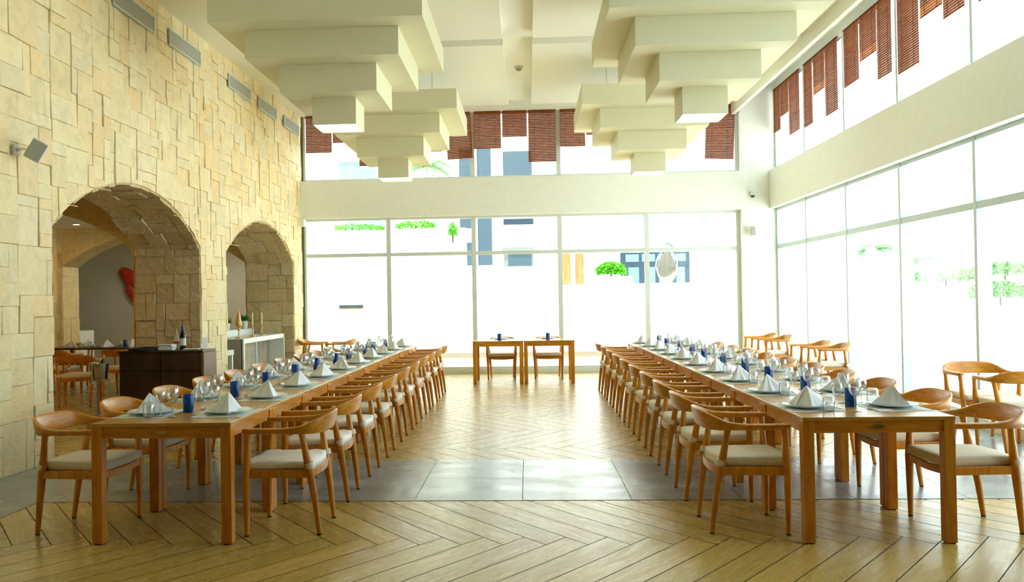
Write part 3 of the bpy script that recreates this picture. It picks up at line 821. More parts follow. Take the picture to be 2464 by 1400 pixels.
# ------------------------------------------------------------------ tables
def make_table(w, d):
    """w along x, d along y, origin at centre on the floor"""
    t = thing('dining_table', '', 'table'); L = .068
    MB().box(-w / 2, w / 2, -d / 2, d / 2, .728, .75).build('table_top', 'tabletop_wood', t, bevel=.002)
    mb = MB(); i = .010
    mb.box(-w / 2 + L, w / 2 - L, -d / 2 + i, -d / 2 + i + .022, .655, .728); mb.box(-w / 2 + L, w / 2 - L, d / 2 - i - .022, d / 2 - i, .655, .728)
    mb.box(-w / 2 + i, -w / 2 + i + .022, -d / 2 + L, d / 2 - L, .655, .728); mb.box(w / 2 - i - .022, w / 2 - i, -d / 2 + L, d / 2 - L, .655, .728)
    mb.build('apron', 'rail_wood', t, bevel=.002)
    for sx in (-1, 1):
        for sy in (-1, 1):
            x0, y0 = sx * w / 2, sy * d / 2
            l = MB().box(x0 - sx * .002, x0 - sx * L, y0 - sy * .002, y0 - sy * L, .006, .728).build('leg', 'table_wood', t, bevel=.003)
            MB().box(x0 - sx * .01, x0 - sx * (L - .01), y0 - sy * .01, y0 - sy * (L - .01), 0, .006).build('foot_pad', 'foot_black', l)
    return t
KT = Kind(make_table(.884, MOD - .004))
for i in range(10):
    y = Y0 + MOD * (i + .5)
    w = 'nearest the camera' if i == 0 else '%s from the camera' % ORD[i]
    a = KT.put(((LI + LO) / 2, y, 0), 0, 'square wooden table in the left long row, ' + w, 'square tables joined into the left long table')
    b = KT.put(((RI + RO) / 2, y, 0), 0, 'square wooden table in the right long row, ' + w, 'square tables joined into the right long table')
    if i == 0:
        for o in (a, b):
            e = MB(); e.rings([[(.035 * math.cos(2 * PI * k / 20), yy, .692 + .011 * math.sin(2 * PI * k / 20)) for k in range(20)] for yy in (-MOD / 2 + .0045, -MOD / 2 + .013)])
            e.build('oval_badge', 'gold' if o is a else 'steel', o)
for k, x in enumerate((-.531, .362)):
    KT.put((x, 15.48, 0), 0, 'square wooden table of the small head table at the far end, %s one' % ('left', 'right')[k], 'two tables of the head table')

# ------------------------------------------------------------------ place settings
def tableware():
    P = {}
    mb = MB(); mb.box(-.225, .225, .01, .345, 0, .002); P['placemat'] = mb.build('placemat', 'placemat_fabric')
    mb = MB(); mb.lathe([(.002, .0), (.085, 0), (.09, .004), (.145, .017), (.152, .022), (.150, .024), (.138, .021), (.095, .0095), (.085, .008), (.002, .008)], 40)
    P['plate'] = mb.build('dinner_plate', 'porcelain', smooth=True)
    # folded napkin standing as a pyramid
    mb = MB(); n = 28; base = []
    for k in range(n):
        a = 2 * PI * k / n
        tri = 1 / max(math.cos((((a - PI / 2) % (2 * PI / 3)) - PI / 3)), .5)
        r = .066 * tri * (1 - .12 * math.cos(6 * a))
        base.append((r * math.cos(a) * 1.28, r * math.sin(a) * .95 + .005))
    R = []
    for q in range(9):
        u = q / 8; s = (1 - u) ** .93 * (1 - .05 * math.sin(PI * u)) + .012 * u
        R.append([(x * s + .012 * u + .004 * math.sin(PI * u), y * s - .008 * u + .007 * (1 - u) * math.sin(5 * math.atan2(y, x) + 4 * u), .002 + .128 * u) for x, y in base])
    mb.rings(R); nap = mb.build('napkin', 'napkin_cloth', smooth='all'); P['napkin'] = nap
    mb = MB()
    mb.rings([[(-.118, -.040, .002), (-.004, -.078, .003), (.002, -.070, .003), (-.105, -.030, .002)], [(-.058, -.028, .066), (-.002, -.046, .066), (.002, -.041, .066), (-.052, -.020, .066)], [(.010, -.010, .127), (.013, -.012, .127), (.014, -.008, .127), (.011, -.007, .127)]])
    mb.build('fold_flap', 'napkin_cloth', nap, smooth=True)
    def wine(name, rb, hb, stem, rr):
        pr = [(.002, .0), (.034, 0), (.036, .002), (.02, .005), (.006, .010), (.0035, .02), (.0032, stem - .015), (.006, stem - .004)]
        for k in range(1, 9):
            u = k / 8; pr.append((rb * math.sin(min(PI / 2 + .0, u * PI * .62) if u < .8 else PI / 2) * (1 if u < .7 else 1 - (1 - rr) * (u - .7) / .3), stem + hb * (1 - math.cos(u * PI / 2)) if u < .4 else stem + hb * (.19 + (u - .4) / .6 * .81)))
        inn = [(max(.001, r - .0012), z) for r, z in pr[8:][::-1]] + [(.001, stem + .002)]
        mb = MB(); mb.lathe(pr + inn, 18); return mb.build(name, 'drink_glass', smooth='all')
    P['wine'] = wine('wine_glass', .041, .105, .095, .80)
    P['wine2'] = wine('wine_glass', .034, .085, .085, .80)
    mb = MB(); mb.lathe([(.033, 0), (.034, .002), (.0375, .055), (.036, .088), (.030, .098), (.004, .100), (.004, .090), (.029, .090), (.034, .085), (.0355, .055), (.032, .0)], 20)
    P['tumbler'] = mb.build('water_tumbler', 'drink_glass', smooth='all')
    def cutlery(kind):
        o = MB(); L = .2
        o.rings([[(x, y, z + .0012) for x, z in ((-w, 0), (w, 0), (w, t), (-w, t))] for y, w, t in ((-.1, .005, .002), (-.06, .0045, .003), (.0, .0025, .003), (.035, .0025, .0025))])
        if kind == 'fork':
            o.rings([[(x, y, z + .0012) for x, z in ((-w, 0), (w, 0), (w, .002), (-w, .002))] for y, w in ((.033, .003), (.045, .011), (.062, .012))])
            for k in range(4): x = -.0105 + k * .007; o.box(x - .0015, x + .0015, .061, .1, .0012, .0032)
        elif kind == 'knife':
            o.rings([[(x, y, z + .0012) for x, z in ((-.004, 0), (w, 0), (w, .0016), (-.004, .0016))] for y, w in ((.034, .003), (.045, .010), (.09, .010), (.108, -.002))])
        else:
            o.rings([[(x, y, z + .0012 + .002) for x, z in ((-w, 0), (w, 0), (w * .8, -.002), (-w * .8, -.002))] for y, w in ((.033, .003), (.045, .012), (.062, .017), (.08, .015), (.092, .005))])
        return o.build(kind, 'steel', smooth=True)
    for k in ('fork', 'knife', 'spoon'): P[k] = cutlery(k)
    mb = MB(); mb.lathe([(.001, 0), (.032, 0), (.035, .003), (.0355, .118), (.0345, .12), (.0325, .118), (.032, .02), (.001, .018)], 24)
    P['cup'] = mb.build('glass_cup', 'blue_glass', smooth=True)
    return P
PW = tableware()
CATS = {'placemat': 'placemat', 'plate': 'plate', 'napkin': 'napkin', 'wine': 'glass', 'wine2': 'glass', 'tumbler': 'glass', 'fork': 'fork', 'knife': 'knife', 'spoon': 'spoon', 'cup': 'cup'}
WORDS = {'placemat': 'pale green grey placemat', 'plate': 'white dinner plate under folded napkin', 'napkin': 'white napkin folded into a pyramid', 'wine': 'large stemmed wine glass',
         'wine2': 'small stemmed wine glass', 'tumbler': 'upturned clear water tumbler', 'fork': 'steel fork', 'knife': 'steel knife', 'spoon': 'steel dessert spoon'}
for k, o in PW.items(): tag(o, None, CATS[k])
KP = {k: Kind(o) for k, o in PW.items()}
def setting(x, y, rot, where, grp, seed, full=True):
    """x,y: middle of table edge in front of the diner; rot turns local +y towards the table centre"""
    rj = random.Random(seed); c, s = math.cos(rot), math.sin(rot)
    def W(lx, ly, z): return (x + c * lx - s * ly, y + s * lx + c * ly, z)
    j = lambda a: rj.uniform(-a, a)
    z = TZ + .0022
    items = [('placemat', 0, 0, TZ, j(.015)), ('plate', j(.006), .178 + j(.006), z, 0), ('napkin', j(.01), .178, z + .0085, j(.35)),
             ('tumbler', .19 + j(.01), .243 + j(.012), z, 0), ('wine2', .150 + j(.012), .315 + j(.008), z if False else z, 0), ('wine', .205 + j(.01), .40 + j(.012), TZ, 0),
             ('fork', -.180, .15 + j(.01), z, j(.06)), ('knife', .180, .13 + j(.01), z, j(.06)), ('spoon', -.02 + j(.02), .362, TZ, PI / 2 + j(.1))]
    if not full: items = [it for it in items if it[0] in ('placemat', 'plate', 'fork', 'knife', 'wine2')]
    for k, lx, ly, zz, r in items:
        KP[k].put(W(lx, ly, zz), rot + r, '%s %s' % (WORDS[k], where), '%s on the %s' % ({'placemat': 'placemats', 'plate': 'dinner plates', 'napkin': 'folded napkins', 'wine': 'large wine glasses', 'wine2': 'small wine glasses', 'tumbler': 'water tumblers', 'fork': 'forks', 'knife': 'knives', 'spoon': 'spoons'}[k], grp))
for i in range(10):
    y = Y0 + MOD * (i + .5) + .015
    n = ORD[i]
    setting(LI, y, PI / 2, 'at aisle side of left table, %s place' % n, 'left long table', 10 * i)
    setting(LO, y, -PI / 2, 'at wall side of left table, %s place' % n, 'left long table', 10 * i + 1)
    setting(RI, y, -PI / 2, 'at aisle side of right table, %s place' % n, 'right long table', 10 * i + 2)
    setting(RO, y, PI / 2, 'at window side of right table, %s place' % n, 'right long table', 10 * i + 3)
    KP['cup'].put(((LI + LO) / 2 - .03 + .02 * math.sin(3 * i), y + .06 + .03 * math.sin(2 * i), TZ + .0001), i, 'blue glass cup down the middle of the left table, %s from the camera' % n, 'blue glass cups on the left long table')
    KP['cup'].put(((RI + RO) / 2 + .0 + .02 * math.sin(2 * i + 1), y + .03 + .03 * math.sin(5 * i), TZ + .0001), i * 2, 'blue glass cup down the middle of the right table, %s from the camera' % n, 'blue glass cups on the right long table')
for k, x in enumerate((-.50, .36)):
    setting(x, 15.92, PI, 'on the head table, %s place' % ('left', 'right')[k], 'head table', 300 + k, False)
    KP['cup'].put((x - .01, 15.34, TZ + .0001), k, 'blue glass cup on the head table, %s one' % ('left', 'right')[k], 'blue glass cups on the head table')

# ------------------------------------------------------------------ sideboard with its things
def sideboard():
    r = thing('sideboard', 'dark brown sideboard cabinet in front of the pier between the arches', 'sideboard', (-4.64, 10.86, 0), 0)
    w, d, h = .54, .22, .9
    mb = MB(); mb.box(-w, w, -d + .02, d, 0.0, h - .03); mb.build('carcass', 'dark_wood', r)
    MB().box(-w - .01, w + .01, -d - .005, d + .01, h - .028, h).build('top', 'dark_wood', r, bevel=.003)
    MB().box(w + .002, w + .02, -d, d, 0, h - .03).build('side_panel', 'sideboard_side', r)
    MB().box(w - .02, w + .002, -d - .004, -d + .02, 0, h - .03).build('corner_post', 'chair_dark', r)
    for s in (-1, 1):
        a, b = (-w + .01, -.004) if s < 0 else (.004, w - .03)
        MB().box(a, b, -d - .002, -d + .018, .65, h - .035).build('drawer', 'dark_wood', r, bevel=.003)
        MB().box(a, b, -d - .002, -d + .018, .03, .64).build('door', 'dark_wood', r, bevel=.003)
mat_plain('sideboard_side', (.25, .16, .115), .5, noise=.08)
mat_plain('chair_dark', (.16, .06, .02), .4)
sideboard()
def on_sideboard():
    z = .901
    mb = MB(); mb.lathe([(.002, 0), (.17, 0), (.185, .005), (.19, .035), (.184, .035), (.176, .01), (.002, .008)], 36); o = mb.build('serving_tray', 'device_black', smooth=True, loc=(-4.93, 10.80, z))
    tag(o, 'round black serving tray on the left of the dark sideboard', 'tray')
    rnd = random.Random(4)
    for i in range(5):
        mb = MB(); mb.box(-.095, .095, -.06, .06, 0, .014); o = mb.build('folded_napkin', 'napkin_cloth', bevel=.005, loc=(-4.62 + rnd.uniform(-.008, .008), 10.82 + rnd.uniform(-.01, .01), z + .0145 * i), rotz=rnd.uniform(-.2, .2))
        tag(o, 'folded white napkin in the pile on the sideboard, %s from the bottom' % ORD[i], 'napkin', 'pile of folded napkins on the sideboard')
    r = thing('squeeze_bottle', 'white bottle with red band and nozzle on the sideboard', 'bottle', (-4.56, 10.96, z))
    MB().lathe([(.002, 0), (.033, 0), (.035, .006), (.035, .13), (.028, .165), (.016, .18), (.014, .2)], 18).build('bottle_body', 'device_white', r, smooth=True)
    MB().lathe([(.036, .075), (.0365, .076), (.0365, .10), (.036, .101)], 18).build('red_band', 'red_label', r)
    MB().lathe([(.018, .182), (.020, .186), (.019, .21), (.010, .215), (.008, .26), (.002, .262)], 12).build('nozzle', 'device_white', r, smooth=True)
    r = thing('wine_bottle', 'dark wine bottle with blue cap on the sideboard', 'bottle', (-4.46, 10.92, z))
    MB().lathe([(.002, 0), (.036, 0), (.038, .006), (.038, .175), (.030, .205), (.015, .23), (.0145, .25)], 20).build('bottle_body', 'bottle_dark', r, smooth=True)
    MB().lathe([(.0385, .05), (.0388, .052), (.0388, .14), (.0385, .142)], 20).build('bottle_label', 'device_white', r)
    MB().lathe([(.016, .24), (.018, .245), (.018, .29), (.014, .3), (.002, .302)], 14).build('bottle_cap', 'blue_cap', r, smooth=True)
    r = thing('pump_bottle', 'red topped bottle behind the white bottle on the sideboard', 'bottle', (-4.50, 11.0, z))
    MB().lathe([(.002, 0), (.03, 0), (.03, .15), (.012, .19)], 16).build('bottle_body', 'device_white', r, smooth=True)
    MB().lathe([(.014, .19), (.016, .22), (.01, .28), (.002, .285)], 12).build('bottle_top', 'red_label', r, smooth=True)
    o = MB().box(-.10, .10, -.05, .05, 0, .012).build('folded_cloth', 'napkin_cloth', bevel=.004, loc=(-4.32, 10.85, z), rotz=.1); tag(o, 'flat folded white cloth right of the bottles on the sideboard', 'cloth')
    r = thing('table_sign_holder', 'white upright card holder at the right end of the sideboard', 'sign holder', (-4.17, 10.92, z), .9)
    MB().box(-.035, .035, -.02, .02, 0, .006).build('holder_base', 'device_white', r); MB().box(-.035, .035, -.002, .002, .006, .15).build('card', 'device_white', r)
mat_plain('red_label', (.65, .03, .02), .4)
on_sideboard()

# wine cooler on a stand
def cooler():
    r = thing('wine_cooler', 'steel wine cooler on a tall stand left of the dark sideboard', 'wine cooler', (-5.36, 10.55, 0))
    mb = MB(); mb.lathe([(.002, .56), (.07, .56), (.075, .565), (.09, .75), (.096, .755), (.093, .76), (.087, .755), (.073, .575), (.002, .572)], 24); mb.build('bucket', 'steel', r, smooth=True)
    mb = MB()
    for z, rr in ((.552, .095), (.10, .085)): mb.rings([[(rr * math.cos(a) + .005 * math.cos(a) * math.cos(b), rr * math.sin(a) + .005 * math.sin(a) * math.cos(b), z + .005 * math.sin(b)) for b in [2 * PI * q / 6 for q in range(6)]] for a in [2 * PI * k / 24 for k in range(24)]], closed=True)
    mb.build('stand_ring', 'steel', r, smooth=True)
    for k in range(3):
        a = 2 * PI * k / 3 + .4; MB().tube([(.13 * math.cos(a), .13 * math.sin(a), .005), (.092 * math.cos(a), .092 * math.sin(a), .12), (.093 * math.cos(a), .093 * math.sin(a), .552)], .006, 8).build('stand_leg', 'steel', r, smooth=True)
    b = thing('wine_bottle', 'dark bottle standing in the steel wine cooler', 'bottle', (-5.36, 10.55, .575)); b.rotation_euler.y = .12
    MB().lathe([(.002, 0), (.035, 0), (.037, .005), (.037, .17), (.015, .22), (.015, .27)], 16).build('bottle_body', 'bottle_dark', b, smooth=True)
    MB().lathe([(.016, .24), (.0165, .29), (.002, .295)], 12).build('bottle_neck_foil', 'gold', b, smooth=True)
    c = thing('folded_cloth', 'white cloth draped over the side of the wine cooler', 'cloth', (-5.36, 10.55, 0))
    m = MB(); m.rings([[(.1 * math.cos(a) + dx, .1 * math.sin(a), z) for dx, z in ((0, .50), (.0, .765), (-.02, .772), (-.022, .5))] for a in [2.4 + .12 * k for k in range(9)]]); m.build('drape', 'napkin_cloth', c, smooth=True)
cooler()

# side room table
def side_table():
    r = thing('dining_table', 'dark topped table with napkins in the side room beyond the large arch', 'table', (-7.55, 15.0, 0))
    MB().box(-.85, .85, -.42, .42, .72, .75).build('table_top', 'dark_wood', r, bevel=.003)
    for sx in (-1, 1):
        for sy in (-1, 1): MB().box(sx * .82, sx * .75, sy * .39, sy * .32, 0, .72).build('leg', 'chair_wood', r, bevel=.003)
    for i, (x, y) in enumerate([(-8.08, 14.85), (-7.45, 14.85), (-7.95, 15.2), (-7.1, 15.15), (-6.95, 14.8)]):
        KP['napkin'].put((x, y, .7502), i * 1.3, 'white folded napkin on the side room table, %s from the left' % ORD[i], 'folded napkins on the side room table')
    for i, (x, y) in enumerate([(-8.2, 15.1), (-7.85, 14.75), (-7.68, 14.78), (-7.6, 15.1), (-7.3, 15.05), (-6.85, 15.1)]):
        KP['tumbler'].put((x, y, .7502), 0, 'clear tumbler on the side room table, %s from the left' % ORD[i], 'tumblers on the side room table')
    KP['cup'].put((-7.15, 14.95, .7502), 0, 'dark blue glass cup on the side room table', 'cup on the side room table')
    KP['plate'].put((-6.86, 14.92, .7502), 0, 'empty white plate at the right end of the side room table', 'plate on the side room table')
side_table()
def lobster():
    r = thing('lobster_sculpture', 'red lobster shaped wall decoration on the plaster wall behind the large arch', 'wall decoration', (-9.52, 20.38, 2.06)); r.rotation_euler = (0, .72, 0)
    def claw(cx, cz, s, rot, name):
        mb = MB(); R = []
        for i in range(13):
            u = i / 12; w = .17 * math.sin(PI * min(1, u * 1.02 + .04)) ** .7 * (1.1 - .5 * u) + .02; x = u * .95
            R.append([(x, -.055 + .045 * w / .17 * math.cos(a), w * math.sin(a)) for a in [2 * PI * k / 12 for k in range(12)]])
        mb.rings(R); o = mb.build(name, 'red_paint', r, smooth=True); o.location = (cx, 0, cz); o.scale = (s, 1, s); o.rotation_euler.y = rot; return o
    claw(-.42, .02, 1.15, 0, 'claw'); claw(-.1, -.1, .62, .5, 'pincer')
    for k in range(5):
        MB().lathe([(.004, -.10), (.10, -.06), (.12, 0), (.10, .06), (.004, .10)], 14).build('tail_segment', 'red_paint', r, smooth=True).location = (.55 + k * .14, -.12, -.02 * k)
lobster()
def console():
    r = thing('console_table', 'white console table with patterned silver end panel inside the far arch', 'console table', (-5.02, 15.25, 0))
    # x from -.30 (back) .. .30 (front), y -1.2..1.2
    MB().box(-.30, .30, -1.2, 1.2, .81, .89).build('table_top', 'console_white', r, bevel=.003)
    MB().box(-.29, .285, -1.203, -1.18, 0, .885).build('end_panel', 'patterned_silver', r)
    MB().box(-.30, .31, 1.15, 1.205, 0, .81).build('end_panel', 'console_white', r)
    MB().box(.27, .31, -1.203, -1.15, 0, .895).build('leg', 'console_white', r)
    MB().box(.27, .30, -.50, -.47, 0, .81).build('divider', 'frame_white', r)
    MB().box(.02, .04, -1.18, -.49, 0, .81).build('door', 'panel_blue', r)
    MB().box(.0, .02, -.46, 1.15, 0, .81).build('back_panel', 'mirror_grey', r)
    mb = MB(); mb.box(-.24, .24, -1.15, 1.15, .0, 1.0)
    o = mb.build('ledge', 'console_white', bevel=.004, loc=(-5.58, 15.4, 0)); tag(o, 'long white ledge behind the console table in the far arch', 'ledge')
    # candle holders
    def holder(x, y, hgt, lab, obelisk):
        c = thing('candle_holder', lab, 'candle holder', (x, y, .8905))
        MB().box(-.045, .045, -.045, .045, 0, .018).build('holder_base', 'gold', c, bevel=.003)
        MB().tube([(0, 0, .018), (0, 0, .13)], [.012, .010], 8).build('stem', 'gold', c, smooth=True)
        MB().lathe([(.01, .13), (.032, .15), (.03, .17), (.02, .175), (.035, .20), (.004, .205)] if obelisk else [(.01, .13), (.022, .15), (.012, .17), (.02, .19), (.004, .2)], 14).build('holder_cup', 'gold', c, smooth=True)
        if obelisk: MB().lathe([(.05, .205), (.055, .24), (.044, .30), (.034, .36), (.016, .43), (.003, .50)], 10).build('twig_cone', 'gold', c)
        else: MB().lathe([(.013, .2), (.013, hgt - .02), (.003, hgt)], 12).build('candle', 'candle_wax', c, smooth=True)
    holder(-4.90, 14.37, .41, 'gold holder with a twisted cone ornament, left on the console', True)
    holder(-4.90, 15.1, .43, 'thin gold candlestick with candle, middle on the console', False)
    holder(-4.90, 15.63, .43, 'gold candlestick with thick candle, right on the console', False)
    for i, (x, y, lab, s) in enumerate([(-5.44, 15.3, 'small green plant in a white pot at the left of the ledge', 1.0), (-5.43, 16.25, 'bushy green plant in a white pot behind the candlesticks', 1.15)]):
        c = thing('potted_plant', lab, 'plant', (x, y, 1.001), 0, 'potted plants on the white ledge')
        MB().lathe([(.002, 0), (.045 * s, 0), (.063 * s, .13 * s), (.066 * s, .13 * s), (.058 * s, .125 * s), (.002, .11 * s)], 20).build('pot', 'console_white', c, smooth=True)
        rnd = random.Random(i); mb = MB()
        for q in range(170):
            a = rnd.uniform(0, 2 * PI); e = rnd.uniform(.15, 1.3); l = rnd.uniform(.08, .17) * s; d = Vector((math.cos(a) * math.cos(e), math.sin(a) * math.cos(e), math.sin(e)))
            p0 = Vector((0, 0, .11 * s)) + Vector((rnd.uniform(-.03, .03), rnd.uniform(-.03, .03), 0)); side = d.cross(Vector((0, 0, 1))).normalized() * .006
            p1 = p0 + d * l * .6; p2 = p0 + d * l + Vector((0, 0, -.02)); u = side.cross(d).normalized() * .0015
            mb.rings([[p0 - side * .4, p0 - u, p0 + side * .4, p0 + u], [p1 - side * 1.5, p1 - u, p1 + side * 1.5, p1 + u], [p2 - side * .2, p2 - u * .3, p2 + side * .2, p2 + u * .3]])
        mb.build('leaves', 'leaf_green', c)
    r = thing('serving_stand', 'small grey stand with plates at the left of the far arch', 'stand', (-5.03, 13.45, 0))
    MB().box(-.22, .30, -.18, .18, .66, .74).build('table_top', 'frame_grey', r, bevel=.003)
    MB().box(-.2, .2, .12, .16, 0, .66).build('back_panel', 'patterned_silver', r); MB().box(.24, .29, .1, .16, 0, .66).build('leg', 'frame_grey', r); MB().box(.24, .29, -.16, -.1, 0, .66).build('leg', 'frame_grey', r)
    KP['plate'].put((-5.0, 13.42, .7405), 0, 'white plate on the grey stand in the far arch', 'plate on the grey stand')
mat_plain('panel_blue', (.55, .72, .82), .5)
console()
o = MB().box(-.4, .4, -.3, .3, 0, .95).build('white_cabinet', 'console_white', bevel=.005, loc=(-9.9, 18.1, 0)); tag(o, 'white cabinet at the far left of the side room', 'cabinet')

# ------------------------------------------------------------------ outdoors
def outdoors():
    mb = MB(); mb.box(-40, 60, 17.6, 75, -.35, -.15); mb.box(5.4, 60, -30, 17.6, -.35, -.15); struct(mb.build('paved_ground', 'paving'))
    mb = MB(); mb.box(-20, 8.2, 24, 24.4, -.15, 1.86); mb.box(-20, -1.7, 23.98, 24.4, 1.86, 3.5)
    tag(mb.build('terrace_wall', 'facade_white'), 'long white stone terrace wall outside the back window', 'wall')
    mb = MB(); mb.box(1.92, 2.86, 23.5, 23.99, -.15, 2.06); tag(mb.build('planter', 'facade_white', bevel=.01), 'white block planter on the terrace wall below the green bush', 'planter')
    def blob(name, c, s, n, leaf, mat, label, cat, seed, flat=1, grp=None):
        rnd = random.Random(seed); mb = MB()
        for q in range(n):
            a = rnd.uniform(0, 2 * PI); e = math.asin(rnd.uniform(-.3, 1)); rr = rnd.uniform(.6, 1) ** .5
            p = Vector((s[0] * rr * math.cos(a) * math.cos(e), s[1] * rr * math.sin(a) * math.cos(e), s[2] * rr * math.sin(e)))
            d = Vector((rnd.uniform(-1, 1), rnd.uniform(-1, 1), rnd.uniform(-.4, 1))).normalized() * leaf; sd = d.cross(Vector((rnd.uniform(-1, 1), rnd.uniform(-1, 1), rnd.uniform(-1, 1)))).normalized() * leaf * .35
            mb.add([p, p + d * .5 + sd, p + d, p + d * .5 - sd], [(0, 1, 2, 3)])
        r = thing(name, label, cat, c, 0, grp); mb.build('foliage', mat, r)
        MB().tube([(0, 0, -s[2] * .9), (0, 0, s[2] * .3)], leaf * .3, 6).build('stem', 'dark_wood', r)
        return r
    blob('green_bush', (2.30, 23.74, 2.19), (.40, .2, .25), 1500, .08, 'bright_leaf', 'bright green bush on the white planter outside the back window', 'bush', 1)
    # facade
    mb = MB(); mb.box(-16, 9.5, 28, 34, -.15, 10.5); fac = mb.build('apartment_building', 'facade_white'); tag(fac, 'white apartment building with dark windows outside the back window', 'building')
    def panel(name, x0, x1, z0, z1, mat, y=27.97, lab=None):
        o = MB().box(x0, x1, y, 28.0, z0, z1).build(name, mat, fac)
        if lab: o['label'] = lab
        return o
    panel('door', 1.11, 1.41, 1.7, 2.93, 'shutter_wood'); panel('door', 1.55, 1.83, 1.7, 2.93, 'shutter_wood'); panel('door_frame', 1.41, 1.55, 1.7, 2.93, 'rattan_rim', 27.96)
    w = panel('window', 3.01, 5.22, 1.4, 2.92, 'facade_dark', lab='dark framed glazed doors')
    for (a, b, c, d) in [(3.18, 3.60, 2.62, 2.86), (3.70, 4.12, 2.62, 2.86), (4.22, 5.1, 2.62, 2.86), (3.26, 3.60, 1.45, 2.44), (3.82, 4.12, 1.45, 2.44), (4.24, 4.66, 1.45, 2.44), (4.76, 5.06, 1.45, 2.44)]:
        MB().box(a, b, 27.95, 27.97, c, d).build('pane', 'sky_reflect', w)
    w = panel('window', -.75, .21, 2.54, 3.05, 'facade_grey'); MB().box(-.6, .15, 27.95, 27.97, 2.56, 2.95).build('pane', 'facade_slate', w)
    panel('awning', -.78, .22, 3.05, 3.16, 'facade_grey', 27.9)
    w = panel('recess', -2.16, -1.12, 2.6, 6.4, 'facade_slate', lab='tall slate blue stair recess')
    MB().box(-1.98, -1.72, 27.94, 27.97, 3.35, 3.8).build('pane', 'facade_white', w); MB().box(-1.68, -1.58, 27.93, 27.97, 2.6, 6.4).build('post', 'facade_white', w)
    panel('window', -.73, .21, 5.49, 6.29, 'facade_slate'); panel('window', -.74, .23, 3.9, 4.09, 'facade_dark'); panel('window', 5.57, 5.85, 3.78, 4.08, 'facade_teal')
    w = panel('window', -5.95, -4.72, 3.77, 4.3, 'facade_teal'); panel('window', -6.13, -4.9, 5.45, 6.08, 'facade_teal'); panel('window_frame', -6.13, -5.45, 6.02, 6.09, 'facade_grey', 27.95)
    w = panel('window', -5.72, -5.26, 2.74, 3.04, 'facade_teal'); panel('window', -5.14, -4.67, 2.74, 3.02, 'facade_grey')
    for i in range(10): MB().box(-4.05 + i * .09, -4.02 + i * .09, 27.9, 27.93, 3.69, 4.2).build('baluster', 'facade_grey', fac)
    o = MB().box(-5.29, -4.62, 23.95, 24.02, 1.30, 1.39).build('wall_slot', 'facade_slate'); tag(o, 'narrow dark slot in the white terrace wall on the left', 'slot')
    blob('hanging_shrub', (-4.9, 24.0, 3.52), (.95, .14, .12), 700, .07, 'bright_leaf', 'strip of green plants on top of the left terrace wall', 'shrub', 3, 1, 'plants on the terrace wall')
    blob('hanging_shrub', (-3.1, 24.0, 3.55), (.6, .16, .16), 500, .07, 'bright_leaf', 'green plants below the balusters on the terrace wall', 'shrub', 4, 1, 'plants on the terrace wall')
    blob('hanging_shrub', (-2.05, 23.9, 3.35), (.12, .1, .3), 300, .06, 'bright_leaf', 'green plant trailing over the end of the high terrace wall', 'shrub', 5, 1, 'plants on the terrace wall')
    # egg chair
    r = thing('hanging_egg_chair', 'rattan hanging egg chair on a curved pole on the terrace', 'hanging chair', (4.0, 24.9, 1.86))
    mb = MB(); R = []
    for i in range(15):
        u = i / 14; z = -.42 + .86 * u; w = .29 * math.sin(PI * (u * .93 + .04)) ** .75 * (1.12 - .35 * u)
        R.append([(w * math.cos(a), .8 * w * math.sin(a), z) for a in [PI * k / 14 for k in range(15)]] + [(w * .93 * math.cos(a), .72 * w * math.sin(a), z) for a in [PI * k / 14 for k in range(14, -1, -1)]])
    mb.rings(R); mb.build('shell', 'rattan', r, smooth=True).location = (0, 0, .48)
    mb = MB(); mb.tube([(.31 * math.sin(a) * (1.0 if math.cos(a) < 0 else .92), 0, .48 - .46 * math.cos(a)) for a in [2 * PI * k / 28 for k in range(29)]], .016, 6); mb.build('rim', 'rattan_rim', r, smooth=True)
    MB().tube([(0, 0, .92), (0, 0, 1.12)], .008, 6).build('chain', 'rattan_rim', r)
    MB().tube([(.30, .25, 0), (.31, .25, .7), (.24, .2, 1.0), (.08, .05, 1.16), (-.04, 0, 1.12)], .02, 8).build('pole', 'facade_slate', r, smooth=True)
    mb = MB(); mb.box(1.2, 9.0, 24.41, 28, 1.5, 1.84); struct(mb.build('terrace_ground', 'paving'))
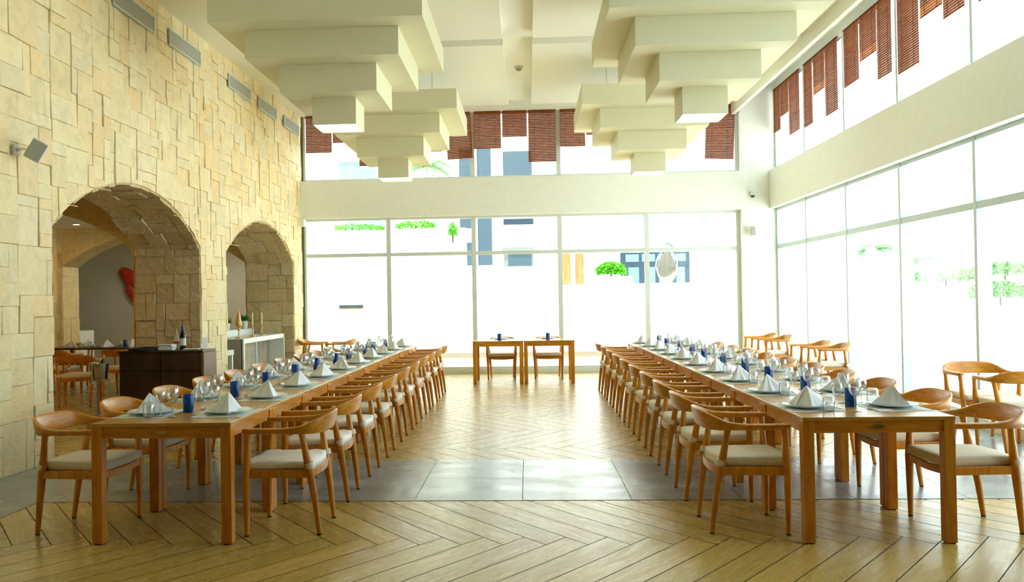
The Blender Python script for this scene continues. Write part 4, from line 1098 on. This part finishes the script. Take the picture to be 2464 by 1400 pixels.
    # palms and shrubs
    def palm(name, x, y, z, h, fr, label, seed, grp, mat='palm_green'):
        rnd = random.Random(seed); r = thing(name, label, 'palm tree', (x, y, z), 0, grp)
        MB().tube([(0, 0, 0), (.05, 0, h * .5), (0, 0, h)], [.14, .11, .12], 8).build('trunk', 'palm_bark', r, smooth=True)
        mb = MB()
        for k in range(18):
            a = 2 * PI * k / 18 + rnd.uniform(-.1, .1); up = rnd.uniform(.1, 1.0); pts = []
            for q in range(9):
                u = q / 8; pts.append(Vector((math.cos(a) * fr * u, math.sin(a) * fr * u, h + fr * (up * u - (.55 + .5 * up) * u * u))))
            mb.tube(pts, [.014] * 9, 4)
            for q in range(1, 9):
                for e in (0, .5):
                    p = pts[q - 1].lerp(pts[q], e); dirr = Vector((math.cos(a), math.sin(a), 0)); side = Vector((-dirr.y, dirr.x, 0))
                    for s in (-1, 1):
                        l = fr * .30 * math.sin(PI * (q - .5) / 8.5) + .05; tip = p + (side * s + dirr * .6).normalized() * l + Vector((0, 0, -l * .45)); w = dirr * .022
                        mb.add([p - w, p + w, tip], [(0, 1, 2)])
        mb.build('fronds', mat, r)
    G = 'palm trees in the garden'
    palm('palm_tree', -3.1, 27.0, -.15, 5.85, .75, 'pale green palm by the white building, behind the far left pendant', 2, G)
    palm('palm_tree', 8.7, 22.0, -.15, 2.72, .52, 'palm crown seen between the side window mullions, farther one', 5, G)
    palm('palm_tree', 10.06, 22.0, -.15, 2.45, .58, 'palm with upright fronds seen between the side window mullions, nearer one', 6, G)
    palm('palm_tree', 13.6, 29.5, -.15, 2.2, 1.1, 'distant pale palm low behind the garden shrubs', 8, G)
    S = 'shrubs in the garden'
    mb = MB(); mb.box(9.3, 18, 22.3, 24.5, -.15, 1.08); tag(mb.build('garden_wall', 'facade_white'), 'low white raised garden bed outside the side window', 'wall')
    for i, (x, y, z, s, lab) in enumerate([(12.1, 22.75, 1.40, (.80, .4, .32), 'rounded green shrub at the right edge outside the side window'), (12.9, 24.0, 2.0, (.9, .4, .24), 'pale green shrub above the rounded shrub outside the side window'),
                                         (11.2, 23.7, 1.86, (.85, .4, .24), 'low yellow green shrub below the palms'), (9.80, 22.75, 1.74, (.13, .13, .17), 'tiny dark green shrub beside a side window mullion')]):
        b = blob('garden_shrub', (x, y, z), s, (1400, 1200, 1200, 300)[i], (.1, .1, .1, .06)[i], 'palm_green' if i != 3 else 'leaf_green', lab, 'shrub', 20 + i, 1, S)
        MB().tube([(0, 0, 1.08 - z), (0, 0, 0)], .03, 6).build('stem', 'paving', b)
    o = MB().box(-.22, .22, -.05, .05, 0, .36).build('pool_sign', 'facade_teal', loc=(10.85, 21.6, .74)); 
    MB().tube([(0, 0, -.89), (0, 0, .02)], .02, 6).build('post', 'frame_grey', o); tag(o, 'pale blue panel on a post outside the side window', 'sign')
outdoors()
for o in list(bpy.data.objects):
    if o.get('label') == '': del o['label']
